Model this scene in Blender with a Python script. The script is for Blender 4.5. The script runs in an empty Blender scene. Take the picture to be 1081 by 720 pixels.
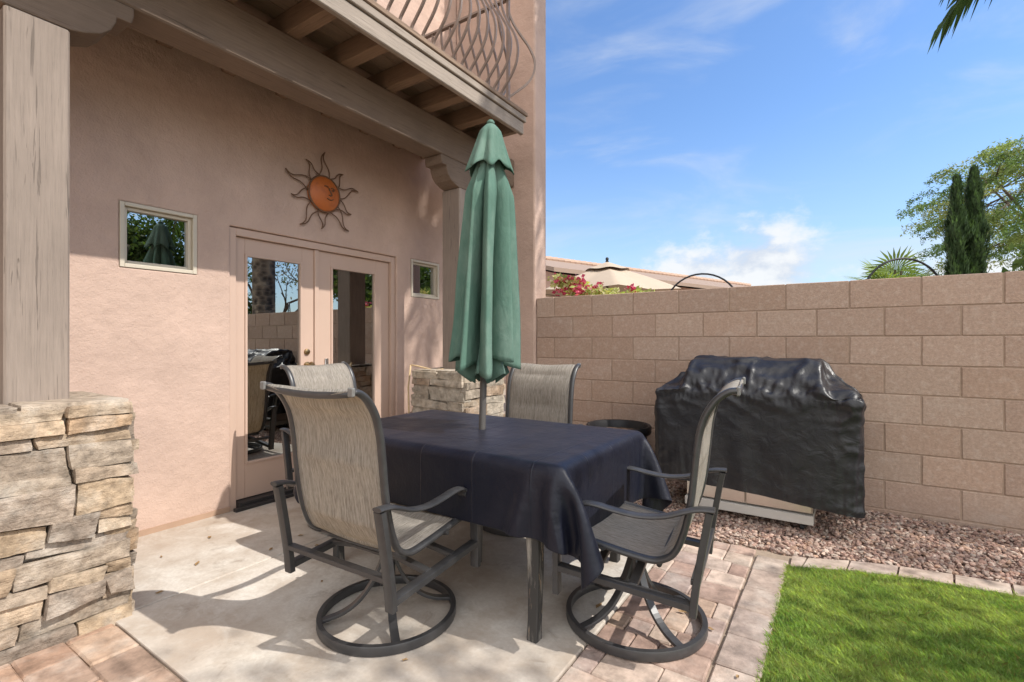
import bpy, math, random
import numpy as np
from mathutils import Vector, Matrix, noise, Quaternion

random.seed(7); rng = np.random.default_rng(7)
PI = math.pi
scn = bpy.context.scene
COL = scn.collection

# ------------------------------------------------------------------ tagging
def tag(o, label=None, cat=None, group=None, kind=None):
    if label: o['label'] = label
    if cat: o['category'] = cat
    if group: o['group'] = group
    if kind: o['kind'] = kind
    return o

def empty(name, loc=(0, 0, 0), rz=0.0, label=None, cat=None, group=None):
    o = bpy.data.objects.new(name, None); COL.objects.link(o)
    o.empty_display_size = 0.1
    o.location = loc; o.rotation_euler = (0, 0, rz)
    return tag(o, label, cat, group)

def copy_tree(o, parent=None):
    c = o.copy(); COL.objects.link(c)
    if parent: c.parent = parent
    for ch in list(o.children): copy_tree(ch, c)
    return c

# ------------------------------------------------------------------ mesh builder
class MB:
    def __init__(s): s.v = []; s.f = []; s.c = []
    def add(s, vs, fs, col=None):
        b = len(s.v); s.v.extend([tuple(p) for p in vs]); s.f.extend([tuple(b + i for i in f) for f in fs])
        s.c.extend([col or (1, 1, 1)] * len(vs)); return s
    def box(s, lo, hi, col=None, M=None):
        x0, y0, z0 = lo; x1, y1, z1 = hi
        vs = [(x0,y0,z0),(x1,y0,z0),(x1,y1,z0),(x0,y1,z0),(x0,y0,z1),(x1,y0,z1),(x1,y1,z1),(x0,y1,z1)]
        if M is not None: vs = [M @ Vector(p) for p in vs]
        return s.add(vs, [(0,3,2,1),(4,5,6,7),(0,1,5,4),(1,2,6,5),(2,3,7,6),(3,0,4,7)], col)
    def bbox(s, lo, hi, b=0.01, col=None, M=None, jit=0.0):
        # box with chamfered edges
        c = [(lo[i] + hi[i]) / 2 for i in range(3)]; h = [(hi[i] - lo[i]) / 2 for i in range(3)]
        vs = []; idx = {}
        for sx in (-1, 1):
            for sy in (-1, 1):
                for sz in (-1, 1):
                    j = [random.uniform(-jit, jit) for _ in range(3)]
                    for ax in range(3):
                        p = [c[0]+sx*(h[0]-b)+j[0], c[1]+sy*(h[1]-b)+j[1], c[2]+sz*(h[2]-b)+j[2]]
                        p[ax] += (sx, sy, sz)[ax]*b
                        idx[(sx, sy, sz, ax)] = len(vs); vs.append(p)
        if M is not None: vs = [M @ Vector(p) for p in vs]
        fs = []
        def q(a): fs.append([idx[k] for k in a])
        for ax in range(3):
            for sg in (-1, 1):
                o = [i for i in range(3) if i != ax]; r = []
                for a, bb in ((-1,-1),(1,-1),(1,1),(-1,1)):
                    k = [0,0,0]; k[ax] = sg; k[o[0]] = a; k[o[1]] = bb; r.append((k[0],k[1],k[2],ax))
                if (sg == 1) == (ax == 1): r = r[::-1]
                q(r)
        for ax in range(3):
            o = [i for i in range(3) if i != ax]
            for a in (-1, 1):
                for bb in (-1, 1):
                    def kk(e, face):
                        k = [0,0,0]; k[ax] = e; k[o[0]] = a; k[o[1]] = bb; return (k[0],k[1],k[2],face)
                    q([kk(-1,o[0]), kk(1,o[0]), kk(1,o[1]), kk(-1,o[1])])
        for sx in (-1,1):
            for sy in (-1,1):
                for sz in (-1,1): q([(sx,sy,sz,0),(sx,sy,sz,1),(sx,sy,sz,2)])
        return s.add(vs, fs, col)
    def sweep(s, pts, sec, up=(0,0,1), closed=False, caps=True, scale=None, col=None):
        # sec: list of (a,b): a along side axis, b along 'up' axis
        P = [Vector(p) for p in pts]; n = len(P); m = len(sec); up = Vector(up); vs = []; fs = []
        side_prev = None
        for i in range(n):
            if closed: t = P[(i+1) % n] - P[i-1]
            else: t = P[min(i+1, n-1)] - P[max(i-1, 0)]
            t.normalize()
            side = t.cross(up)
            if side.length < 1e-3: side = side_prev.copy() if side_prev else t.cross(Vector((1,0,0)))
            side.normalize(); u = side.cross(t).normalized()
            side_prev = side
            k = scale[i] if scale else 1
            for a, b in sec: vs.append(P[i] + side*a*k + u*b*k)
        for i in range(n if closed else n-1):
            j = (i+1) % n
            for q in range(m):
                fs.append((i*m+q, i*m+(q+1) % m, j*m+(q+1) % m, j*m+q))
        if caps and not closed:
            fs.append(tuple(range(m))[::-1]); fs.append(tuple((n-1)*m+q for q in range(m)))
        return s.add(vs, fs, col)
    def tube(s, pts, r, n=8, closed=False, scale=None, col=None, up=(0,0,1)):
        return s.sweep(pts, [(r*math.cos(2*PI*k/n), r*math.sin(2*PI*k/n)) for k in range(n)], up, closed, True, scale, col)
    def lathe(s, prof, n=24, c=(0,0,0), col=None):
        vs = []; fs = []; m = len(prof)
        for i in range(n):
            a = 2*PI*i/n
            for r, z in prof: vs.append((c[0]+r*math.cos(a), c[1]+r*math.sin(a), c[2]+z))
        for i in range(n):
            j = (i+1) % n
            for k in range(m-1): fs.append((i*m+k, j*m+k, j*m+k+1, i*m+k+1))
        return s.add(vs, fs, col)
    def prism(s, poly, axis, a, b, col=None):
        # poly 2D in the two other axes (cyclic order), extruded along axis from a to b
        def mk(p, t):
            if axis == 0: return (t, p[0], p[1])
            if axis == 1: return (p[0], t, p[1])
            return (p[0], p[1], t)
        n = len(poly); vs = [mk(p, a) for p in poly] + [mk(p, b) for p in poly]
        fs = [tuple(range(n))[::-1], tuple(range(n, 2*n))] + [(i, (i+1) % n, n+(i+1) % n, n+i) for i in range(n)]
        return s.add(vs, fs, col)
    def build(s, name, mat, parent=None, smooth=False, bevel=0, sub=0, solid=0, fixn=True, smooth_angle=None):
        return mesh_obj(name, s.v, s.f, mat, parent, s.c if any(c != (1,1,1) for c in s.c) else None, smooth, bevel, sub, solid, fixn, smooth_angle)

def mesh_obj(name, v, f, mat, parent=None, cols=None, smooth=False, bevel=0, sub=0, solid=0, fixn=False, smooth_angle=None):
    me = bpy.data.meshes.new(name); me.from_pydata([tuple(p) for p in v], [], [tuple(q) for q in f]); 
    if fixn:
        import bmesh
        bm = bmesh.new(); bm.from_mesh(me); bmesh.ops.recalc_face_normals(bm, faces=bm.faces); bm.to_mesh(me); bm.free()
    if cols is not None:
        a = me.color_attributes.new('col', 'FLOAT_COLOR', 'POINT')
        arr = np.ones((len(v), 4), dtype=np.float32); arr[:, :3] = np.array(cols, dtype=np.float32); a.data.foreach_set('color', arr.ravel())
    if smooth or smooth_angle: me.polygons.foreach_set('use_smooth', [True]*len(me.polygons))
    if smooth_angle: me.set_sharp_from_angle(angle=math.radians(smooth_angle))
    me.materials.append(mat); me.update()
    o = bpy.data.objects.new(name, me); COL.objects.link(o)
    if parent: o.parent = parent
    if bevel:
        b = o.modifiers.new('b', 'BEVEL'); b.width = bevel; b.segments = 2; b.limit_method = 'ANGLE'; b.angle_limit = math.radians(40)
    if solid:
        b = o.modifiers.new('s', 'SOLIDIFY'); b.thickness = solid; b.offset = 0
    if sub:
        b = o.modifiers.new('u', 'SUBSURF'); b.levels = b.render_levels = sub
    return o

def soup(name, tri, cols, mat, parent=None, k=3):
    # many loose k-gons from an (n,k,3) array
    tri = np.asarray(tri, dtype=np.float32); n = tri.shape[0]
    me = bpy.data.meshes.new(name)
    me.vertices.add(n*k); me.vertices.foreach_set('co', tri.ravel())
    me.loops.add(n*k); me.loops.foreach_set('vertex_index', np.arange(n*k, dtype=np.int32))
    me.polygons.add(n); me.polygons.foreach_set('loop_start', np.arange(0, n*k, k, dtype=np.int32))
    me.polygons.foreach_set('loop_total', np.full(n, k, dtype=np.int32))
    me.update(calc_edges=True)
    a = me.color_attributes.new('col', 'FLOAT_COLOR', 'POINT')
    arr = np.ones((n*k, 4), dtype=np.float32); arr[:, :3] = np.repeat(cols, k, axis=0); a.data.foreach_set('color', arr.ravel())
    me.materials.append(mat)
    o = bpy.data.objects.new(name, me); COL.objects.link(o)
    if parent: o.parent = parent
    return o

def smoothpath(pts, n=5):
    P = [Vector(p) for p in pts]; out = []
    for i in range(len(P)-1):
        a, b_, c_, d_ = P[max(i-1,0)], P[i], P[i+1], P[min(i+2,len(P)-1)]
        for k in range(n):
            t = k/n; out.append(.5*((2*b_)+(c_-a)*t+(2*a-5*b_+4*c_-d_)*t*t+(3*b_-a-3*c_+d_)*t**3))
    out.append(P[-1]); return out

# ------------------------------------------------------------------ materials
class NT:
    def __init__(s, name):
        s.m = bpy.data.materials.new(name); s.m.use_nodes = True; s.t = s.m.node_tree; s.n = s.t.nodes; s.l = s.t.links
        s.b = s.n['Principled BSDF']; s.out = s.n['Material Output']; s.co = None
    def node(s, typ, **kw):
        n = s.n.new(typ)
        for k, v in kw.items():
            if k.startswith('_'): setattr(n, k[1:], v)
            else: n.inputs[k].default_value = v
        return n
    def link(s, a, b): s.l.new(a, b)
    def coord(s, scale=(1,1,1), rot=(0,0,0)):
        if s.co is None: s.co = s.node('ShaderNodeTexCoord')
        mp = s.node('ShaderNodeMapping'); mp.inputs['Scale'].default_value = scale; mp.inputs['Rotation'].default_value = rot
        s.link(s.co.outputs['Object'], mp.inputs['Vector']); return mp.outputs[0]
    def noise(s, scale, detail=4, rough=.55, stretch=(1,1,1), dist=0):
        n = s.node('ShaderNodeTexNoise'); n.inputs['Scale'].default_value = scale; n.inputs['Detail'].default_value = detail
        n.inputs['Roughness'].default_value = rough; n.inputs['Distortion'].default_value = dist
        s.link(s.coord(stretch), n.inputs['Vector']); return n.outputs['Fac']
    def voro(s, scale, stretch=(1,1,1), feature='F1', out='Distance'):
        n = s.node('ShaderNodeTexVoronoi', _feature=feature); n.inputs['Scale'].default_value = scale
        s.link(s.coord(stretch), n.inputs['Vector']); return n.outputs[out]
    def ramp(s, fac, stops):
        r = s.node('ShaderNodeValToRGB'); e = r.color_ramp.elements
        while len(e) < len(stops): e.new(.5)
        for el, (p, c) in zip(e, stops):
            el.position = p; el.color = (c[0], c[1], c[2], 1) if not isinstance(c, (int, float)) else (c, c, c, 1)
        s.link(fac, r.inputs[0]); return r.outputs[0]
    def mix(s, a, b, fac, mode='MIX'):
        m = s.node('ShaderNodeMix', _data_type='RGBA', _blend_type=mode)
        for sock, v in ((m.inputs[0], fac), (m.inputs[6], a), (m.inputs[7], b)):
            if hasattr(v, 'is_linked'): s.link(v, sock)
            else: sock.default_value = v if isinstance(v, (int, float)) else (v[0], v[1], v[2], 1)
        return m.outputs[2]
    def math(s, op, a, b=0.0):
        m = s.node('ShaderNodeMath', _operation=op)
        for sock, v in ((m.inputs[0], a), (m.inputs[1], b)):
            if hasattr(v, 'is_linked'): s.link(v, sock)
            else: sock.default_value = v
        return m.outputs[0]
    def attr(s):
        a = s.node('ShaderNodeVertexColor'); a.layer_name = 'col'; return a.outputs['Color']
    def color(s, c):
        if hasattr(c, 'is_linked'): s.link(c, s.b.inputs['Base Color'])
        else: s.b.inputs['Base Color'].default_value = (c[0], c[1], c[2], 1)
    def rough(s, r):
        if hasattr(r, 'is_linked'): s.link(r, s.b.inputs['Roughness'])
        else: s.b.inputs['Roughness'].default_value = r
    def bump(s, h, strength=.3, dist=.01):
        bp = s.node('ShaderNodeBump', Strength=strength, Distance=dist)
        s.link(h, bp.inputs['Height'])
        prev = s.b.inputs['Normal']
        if prev.is_linked: s.link(prev.links[0].from_socket, bp.inputs['Normal'])
        s.link(bp.outputs[0], prev)
    def spec(s, v): s.b.inputs['Specular IOR Level'].default_value = v
    def translucent(s, col, fac):
        t = s.node('ShaderNodeBsdfTranslucent')
        if hasattr(col, 'is_linked'): s.link(col, t.inputs[0])
        else: t.inputs[0].default_value = (*col, 1)
        m = s.node('ShaderNodeMixShader', Fac=fac); s.link(s.b.outputs[0], m.inputs[1]); s.link(t.outputs[0], m.inputs[2])
        s.link(m.outputs[0], s.out.inputs['Surface'])

def sc(c, k): return tuple(min(1, x*k) for x in c)

def mat_stucco(name, base):
    t = NT(name)
    c = t.mix(sc(base, .86), sc(base, 1.1), t.ramp(t.noise(2.2, 6, .6), [(.3, 0), (.7, 1)]))
    c = t.mix(c, sc(base, .8), t.math('MULTIPLY', t.ramp(t.noise(.9, 5, .65), [(.52, 0), (.75, 1)]), .35))
    t.color(c); t.rough(.9); t.spec(.2)
    t.bump(t.noise(95, 4, .65), .6, .006); t.bump(t.noise(11, 4, .55), .45, .025); return t.m

def mat_wood(name, base, axis=2, cracks=True):
    t = NT(name); st = [26, 26, 26]; st[axis] = 1.2
    g = t.noise(3.2, 8, .65, tuple(st), .4)
    g2 = t.noise(1.5, 5, .6)
    c = t.ramp(g, [(.22, sc(base, .62)), (.42, sc(base, .92)), (.58, base), (.8, sc(base, 1.2))])
    c = t.mix(c, sc(base, .62), t.math('MULTIPLY', t.ramp(g2, [(.42, 0), (.7, 1)]), .55))
    st3 = [90, 90, 90]; st3[axis] = 2.2; fine_ = t.noise(2.4, 4, .6, tuple(st3), .3); c = t.mix(c, sc(base, .5), t.math('MULTIPLY', t.ramp(fine_, [(.3, 1), (.46, 0)]), .45)); t.bump(fine_, .4, .003)
    st2 = [38, 38, 38]; st2[axis] = 1.6
    cr = t.ramp(t.noise(1.6, 3, .5, tuple(st2), 1.2), [(.30, 0), (.335, 1)])
    c = t.mix(sc(base, .55), c, cr); t.color(c); t.rough(.85); t.spec(.25)
    t.bump(g, .55, .006); t.bump(cr, .6, .004); return t.m

def mat_simple(name, base, rough=.6, spec=.4, metal=0, var=.15, vs=8, bump=0, bs=60):
    t = NT(name)
    t.color(t.mix(sc(base, 1-var), sc(base, 1+var), t.noise(vs, 5, .6)))
    t.rough(rough); t.spec(spec); t.b.inputs['Metallic'].default_value = metal
    if bump: t.bump(t.noise(bs, 4, .6), bump, .004)
    return t.m

def mat_attr(name, rough=.85, spec=.25, nscale=30, var=.25, bump=.4, bs=60, bd=.006, fine=True, tint=(1,1,1)):
    t = NT(name); a = t.attr()
    c = t.mix(a, (0,0,0), t.math('MULTIPLY', t.ramp(t.noise(nscale, 6, .65), [(.3, 1), (.65, 0)]), var))
    c = t.mix(c, (1,.95,.85), t.math('MULTIPLY', t.ramp(t.noise(nscale*.37, 5, .6), [(.5, 0), (.8, 1)]), var*.5))
    t.color(c); t.rough(rough); t.spec(spec)
    t.bump(t.noise(bs, 6, .65), bump, bd)
    if fine: t.bump(t.noise(bs*5, 2, .6), bump*.6, .002)
    return t.m

M = {}
M['stucco'] = mat_stucco('stucco', (.53, .385, .312))
M['stucco_trim'] = mat_simple('door_paint', (.52, .375, .295), .5, .4, 0, .06, 3)
M['beam'] = mat_wood('beam_wood', (.215, .158, .118), 1)
M['post'] = mat_wood('post_wood', (.29, .235, .195), 2)
M['joist'] = mat_wood('joist_wood', (.24, .155, .10), 0)
M['deckwood'] = mat_wood('deck_wood', (.27, .19, .135), 1)
M['fascia'] = mat_wood('fascia_wood', (.34, .285, .235), 1)
M['stone'] = mat_attr('stone', .9, .2, 18, .6, .9, 45, .012)
def strata(m):
    nt_ = m.node_tree; b = nt_.nodes['Principled BSDF']; tcn = nt_.nodes.new('ShaderNodeTexCoord'); mp = nt_.nodes.new('ShaderNodeMapping'); mp.inputs['Scale'].default_value = (5, 5, 60); mp.inputs['Rotation'].default_value = (.12, .05, 0)
    n = nt_.nodes.new('ShaderNodeTexNoise'); n.inputs['Scale'].default_value = 1.6; n.inputs['Detail'].default_value = 6; n.inputs['Distortion'].default_value = .5
    nt_.links.new(tcn.outputs['Object'], mp.inputs[0]); nt_.links.new(mp.outputs[0], n.inputs['Vector'])
    bp = nt_.nodes.new('ShaderNodeBump'); bp.inputs['Strength'].default_value = .35; bp.inputs['Distance'].default_value = .01
    prev = b.inputs['Normal'].links[0].from_socket; nt_.links.new(n.outputs['Fac'], bp.inputs['Height']); nt_.links.new(prev, bp.inputs['Normal']); nt_.links.new(bp.outputs[0], b.inputs['Normal'])
strata(M['stone'])
M['mortar'] = mat_simple('mortar', (.42, .36, .30), .95, .1, 0, .25, 20, .5)
M['block'] = mat_attr('block', .95, .1, 60, .28, .6, 110, .006)
def salts(m):
    nt_ = m.node_tree; b = nt_.nodes['Principled BSDF']; src = b.inputs['Base Color'].links[0].from_socket; A = nt_.nodes.new; K = nt_.links.new
    tcn = A('ShaderNodeTexCoord'); mp = A('ShaderNodeMapping'); mp.inputs['Scale'].default_value = (1.3, 1, 2.2); K(tcn.outputs['Object'], mp.inputs[0])
    n = A('ShaderNodeTexNoise'); n.inputs['Scale'].default_value = 1.5; n.inputs['Detail'].default_value = 8; n.inputs['Roughness'].default_value = .7; K(mp.outputs[0], n.inputs['Vector'])
    r = A('ShaderNodeMapRange'); r.inputs[1].default_value = .56; r.inputs[2].default_value = .78; r.inputs[3].default_value = 0; r.inputs[4].default_value = .4; K(n.outputs['Fac'], r.inputs[0])
    x = A('ShaderNodeMix'); x.data_type = 'RGBA'; K(r.outputs[0], x.inputs[0]); K(src, x.inputs[6]); x.inputs[7].default_value = (.60,.52,.45,1)
    sp = A('ShaderNodeSeparateXYZ'); K(tcn.outputs['Object'], sp.inputs[0]); d = A('ShaderNodeMapRange'); d.inputs[1].default_value = .28; d.inputs[2].default_value = -.02; d.inputs[3].default_value = 0; d.inputs[4].default_value = .55; K(sp.outputs[2], d.inputs[0])
    mu = A('ShaderNodeMath'); mu.operation = 'MULTIPLY'; K(d.outputs[0], mu.inputs[0]); K(n.outputs['Fac'], mu.inputs[1])
    y = A('ShaderNodeMix'); y.data_type = 'RGBA'; K(mu.outputs[0], y.inputs[0]); K(x.outputs[2], y.inputs[6]); y.inputs[7].default_value = (.12,.085,.065,1); K(y.outputs[2], b.inputs['Base Color'])
salts(M['block'])
M['block_mortar'] = mat_simple('block_mortar', (.36, .265, .20), .95, .1, 0, .15, 30, .4)
M['paver'] = mat_attr('paver', .9, .2, 14, .5, .5, 70, .006)
M['sand'] = mat_simple('sand', (.30, .235, .18), .95, .1, 0, .3, 40, .6)
M['gravel'] = mat_attr('gravel', .9, .2, 60, .3, .3, 120, .003)
M['gravel_bed'] = mat_simple('gravel_bed', (.15, .10, .085), .95, .1, 0, .4, 60, .8)
M['ground'] = mat_simple('ground', (.33, .26, .20), .95, .1, 0, .2, .6, .5)
M['metal'] = mat_simple('bronze_metal', (.042, .041, .042), .38, .6, 0, .4, 30)
M['rail'] = mat_simple('railing_metal', (.23, .175, .145), .5, .5, 0, .3, 20)
M['black'] = mat_simple('black_iron', (.02, .02, .022), .5, .4, 0, .2, 20)
M['endcap'] = mat_simple('worn_cap', (.17, .165, .155), .5, .4, 0, .3, 60)
M['steel'] = mat_simple('stainless', (.62, .58, .54), .28, .5, 1, .06, 20)
M['grey_enamel'] = mat_simple('grey_enamel', (.5, .47, .43), .5, .4, 0, .1, 10)
M['pot'] = mat_simple('black_plastic', (.014, .014, .016), .45, .4, 0, .2, 10)
M['soil'] = mat_simple('soil', (.09, .06, .045), .95, .1, 0, .5, 40, .8)
M['brass'] = mat_simple('aged_brass', (.35, .24, .12), .35, .5, 1, .2, 20)
M['silver'] = mat_simple('satin_handle', (.6, .58, .55), .3, .5, 1, .05, 20)
M['threshold'] = mat_simple('threshold', (.03, .028, .028), .45, .4, 0, .2, 20)
M['vinyl'] = mat_simple('window_vinyl', (.55, .49, .39), .45, .4, 0, .06, 5)
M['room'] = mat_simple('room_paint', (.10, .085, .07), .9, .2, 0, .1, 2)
M['blind'] = mat_simple('blind', (.85, .83, .75), .7, .2, 0, .06, 20)
M['bark'] = mat_simple('bark', (.13, .10, .075), .95, .1, 0, .5, 14, 1, 25)
M['soilbed'] = mat_simple('lawn_soil', (.05, .08, .02), .95, .1, 0, .4, 30, .5)
M['stake'] = mat_simple('dry_stalk', (.52, .38, .22), .7, .3, 0, .25, 30)
M['pole_white'] = mat_simple('pale_pole', (.62, .56, .48), .6, .3, 0, .12, 20)
M['tile'] = mat_simple('roof_tile', (.42, .29, .215), .9, .2, 0, .25, 4, .5, 8)
M['neigh'] = mat_stucco('neighbour_stucco', (.58, .40, .32))
M['eave'] = mat_simple('eave', (.30, .22, .17), .8, .2, 0, .1, 3)
M['umb_beige'] = mat_simple('beige_canvas', (.46, .37, .28), .85, .2, 0, .06, 6)
M['sun_ray'] = mat_simple('rusty_wire', (.16, .09, .052), .6, .4, .3, .4, 30)

def mk():
    t = NT('concrete'); b = (.52, .455, .385)
    n1 = t.noise(1.1, 7, .62); n2 = t.noise(5, 6, .65); n3 = t.noise(60, 4, .6)
    c = t.mix((.40,.325,.26), (.60,.56,.50), t.ramp(n1, [(.33, 0), (.62, 1)]))
    c = t.mix(c, (.66,.63,.58), t.math('MULTIPLY', t.ramp(t.noise(2.6, 7, .68, dist=1.2), [(.5, 0), (.66, 1)]), .55))
    c = t.mix(c, (.35, .275, .21), t.math('MULTIPLY', t.ramp(n2, [(.44, 0), (.66, 1)]), .62))
    c = t.mix(c, (.20, .15, .11), t.math('MULTIPLY', t.ramp(t.noise(7, 7, .72, dist=.6), [(.57, 0), (.74, 1)]), .6))
    c = t.mix(c, sc(b, .7), t.math('MULTIPLY', t.ramp(n3, [(.4, 1), (.6, 0)]), .25))
    t.color(c); t.rough(.85); t.spec(.25); t.bump(n3, .25, .004); t.bump(t.noise(250, 2), .2, .002); return t.m
M['concrete'] = mk()

def mk():
    t = NT('sling'); 
    st = t.noise(1, 3, .7, (560, 34, 34)); big = t.noise(1, 2, .5, (170, 10, 10))
    c = t.ramp(t.math('ADD', t.math('MULTIPLY', st, .65), t.math('MULTIPLY', big, .35)),
               [(.33, (.22, .195, .165)), (.5, (.47, .435, .385)), (.66, (.66, .63, .57))])
    t.color(c); t.rough(.8); t.spec(.25); t.bump(st, .4, .002); t.bump(t.noise(1, 1, .5, (40, 420, 420)), .3, .0015)
    t.translucent(t.mix(c, (1, .84, .62), 1.0, 'MULTIPLY'), .5); return t.m
M['sling'] = mk()

def mk():
    t = NT('navy_cloth'); 
    c = t.mix((.0042, .0052, .0125), (.0085, .0098, .020), t.noise(3, 4)); t.color(c); t.rough(t.ramp(t.noise(6, 3), [(.3, .38), (.7, .52)])); t.spec(.36); t.b.inputs['Sheen Weight'].default_value = .05; t.b.inputs['Sheen Roughness'].default_value = .4; t.b.inputs['Sheen Tint'].default_value = (.75, .78, .9, 1)
    # packing creases of the cloth: a coarse rectangular net of raised lines
    sep = t.node('ShaderNodeSeparateXYZ'); t.link(t.coord(), sep.inputs[0]); h = None
    for k, per in ((0, .30), (1, .27)):
        f = t.math('ABSOLUTE', t.math('SUBTRACT', t.math('FRACT', t.math('DIVIDE', t.math('ADD', sep.outputs[k], .11), per)), .5))
        l = t.ramp(f, [(0, 1), (.016, 0)]); h = l if h is None else t.math('MAXIMUM', h, l)
    t.bump(h, .45, .0035); t.bump(t.noise(9, 5, .6), .35, .02); t.bump(t.noise(500, 1), .12, .001); return t.m
M['navy'] = mk()

def mk():
    t = NT('black_vinyl')
    dust = t.ramp(t.noise(7, 6, .65), [(.45, 0), (.8, 1)])
    c = t.mix((.011, .011, .014), (.06, .056, .055), t.math('MULTIPLY', dust, .35)); t.color(c)
    t.rough(t.ramp(t.noise(9, 4), [(.3, .33), (.7, .52)])); t.spec(.46)
    t.bump(t.noise(11, 5, .6, dist=.8), .35, .02); t.bump(t.noise(400, 1), .1, .001); return t.m
M['vinyl_black'] = mk()

def mk():
    t = NT('green_canvas'); b = (.088, .165, .128)
    c = t.mix(sc(b, .8), sc(b, 1.25), t.noise(2.5, 5, .6, (3, 3, .6)))
    c = t.mix(c, (.34, .42, .36), t.math('MULTIPLY', t.ramp(t.noise(3, 6, .65, (1.5, 1.5, .7)), [(.45, 0), (.75, 1)]), .4))
    t.color(c); t.rough(.85); t.spec(.2); t.bump(t.noise(500, 1), .15, .001); t.bump(t.noise(13, 5, .6, (1,1,.45), .8), .55, .014)
    t.translucent(t.mix(c, (1, 1, .8), 1.0, 'MULTIPLY'), .07); return t.m
M['green'] = mk()

def mk():
    t = NT('worn_leg'); 
    n = t.noise(9, 7, .7, (2.2, 2.2, .55), .5)
    wood = t.ramp(t.noise(4, 5, .6, (14, 14, 1)), [(.3, (.16, .11, .07)), (.7, (.34, .25, .17))])
    c = t.mix((.035, .033, .031), (.34, .31, .27), t.ramp(t.noise(5, 6, .65, (4, 4, .6)), [(.5, 0), (.66, 1)]))
    c = t.mix(c, wood, t.ramp(n, [(.56, 0), (.6, 1)])); t.color(c); t.rough(.7); t.bump(n, .4, .004); return t.m
M['leg'] = mk()

def mk():
    t = NT('sun_face'); 
    c = t.mix((.42, .10, .022), (.55, .17, .035), t.noise(9, 5)); sep = t.node('ShaderNodeSeparateXYZ'); t.link(t.coord(), sep.inputs[0])
    c = t.mix(c, (.24, .06, .03), t.ramp(t.noise(14, 6, .7), [(.5, 0), (.75, .7)]))
    t.color(c); t.rough(.5); t.bump(t.noise(60, 3), .3, .003); return t.m
M['sun_face'] = mk()

def mk():
    # window glass: dark tint you can look through a little, mirror-like at the surface
    t = NT('glass'); t.n.remove(t.b)
    g = t.node('ShaderNodeBsdfGlossy', Roughness=0.0); g.inputs[0].default_value = (.92, .95, .95, 1)
    tr = t.node('ShaderNodeBsdfTransparent'); tr.inputs[0].default_value = (.55, .58, .55, 1)
    fr = t.node('ShaderNodeFresnel', IOR=2.6); m = t.node('ShaderNodeMixShader')
    ad = t.node('ShaderNodeMath', _operation='MULTIPLY_ADD'); ad.inputs[1].default_value = 1.0; ad.inputs[2].default_value = .23; t.link(fr.outputs[0], ad.inputs[0])
    t.link(ad.outputs[0], m.inputs[0]); t.link(tr.outputs[0], m.inputs[1]); t.link(g.outputs[0], m.inputs[2]); t.link(m.outputs[0], t.out.inputs['Surface'])
    return t.m
M['glass'] = mk()

def mat_leaf(name, trans=.35, rough=.55):
    t = NT(name); a = t.attr(); t.color(a); t.rough(rough); t.spec(.35)
    t.translucent(t.mix(a, (1.5, 1.5, .7), 1.0, 'MULTIPLY'), trans); return t.m
M['leaf'] = mat_leaf('leaf'); M['grass'] = mat_leaf('grass_blade', .5, .5); M['petal'] = mat_leaf('petal', .4, .6)

def mk():
    t = NT('palm_bark'); 
    n = t.voro(7, (1, 1, 1.4)); c = t.ramp(n, [(.1, (.05, .036, .026)), (.45, (.17, .125, .09)), (.8, (.27, .21, .15))]); t.color(c); t.rough(.95)
    t.bump(n, 1.0, .06); t.bump(t.noise(30, 4), .6, .01); return t.m
M['palm_bark'] = mk()

# ------------------------------------------------------------------ world, sun, camera
SUNDIR = Vector((.90, .17, 1.0)).normalized()       # towards the sun
EL = math.asin(SUNDIR.z); AZ = math.atan2(SUNDIR.x, SUNDIR.y)
w = bpy.data.worlds.new('World'); scn.world = w; w.use_nodes = True
nt = w.node_tree; N = nt.nodes; L = nt.links
bg = N['Background']; bg.inputs['Strength'].default_value = .15
sky = N.new('ShaderNodeTexSky'); sky.sky_type = 'NISHITA'; sky.sun_disc = False
sky.sun_elevation = EL; sky.sun_rotation = AZ; sky.air_density = 1.25; sky.dust_density = .5; sky.ozone_density = 2.2; sky.altitude = 350
def wmath(op, a, b=0.0, c=None):
    m = N.new('ShaderNodeMath'); m.operation = op
    for i, v in enumerate((a, b) if c is None else (a, b, c)):
        if hasattr(v, 'is_linked'): L.new(v, m.inputs[i])
        else: m.inputs[i].default_value = v
    return m.outputs[0]
def wsmooth(x, lo, hi):
    r = N.new('ShaderNodeMapRange'); r.interpolation_type = 'SMOOTHSTEP'; L.new(x, r.inputs[0]); r.inputs[1].default_value = lo; r.inputs[2].default_value = hi; return r.outputs[0]
tc = N.new('ShaderNodeTexCoord'); sep = N.new('ShaderNodeSeparateXYZ'); L.new(tc.outputs['Generated'], sep.inputs[0])
def wnoise(scale, detail, rough, st, dist=0.0):
    mp = N.new('ShaderNodeMapping'); mp.inputs['Scale'].default_value = st; L.new(tc.outputs['Generated'], mp.inputs[0])
    n = N.new('ShaderNodeTexNoise'); n.inputs['Scale'].default_value = scale; n.inputs['Detail'].default_value = detail; n.inputs['Roughness'].default_value = rough
    n.inputs['Distortion'].default_value = dist; L.new(mp.outputs[0], n.inputs['Vector']); return n.outputs['Fac']
X, Z = sep.outputs[0], sep.outputs[2]
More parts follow.
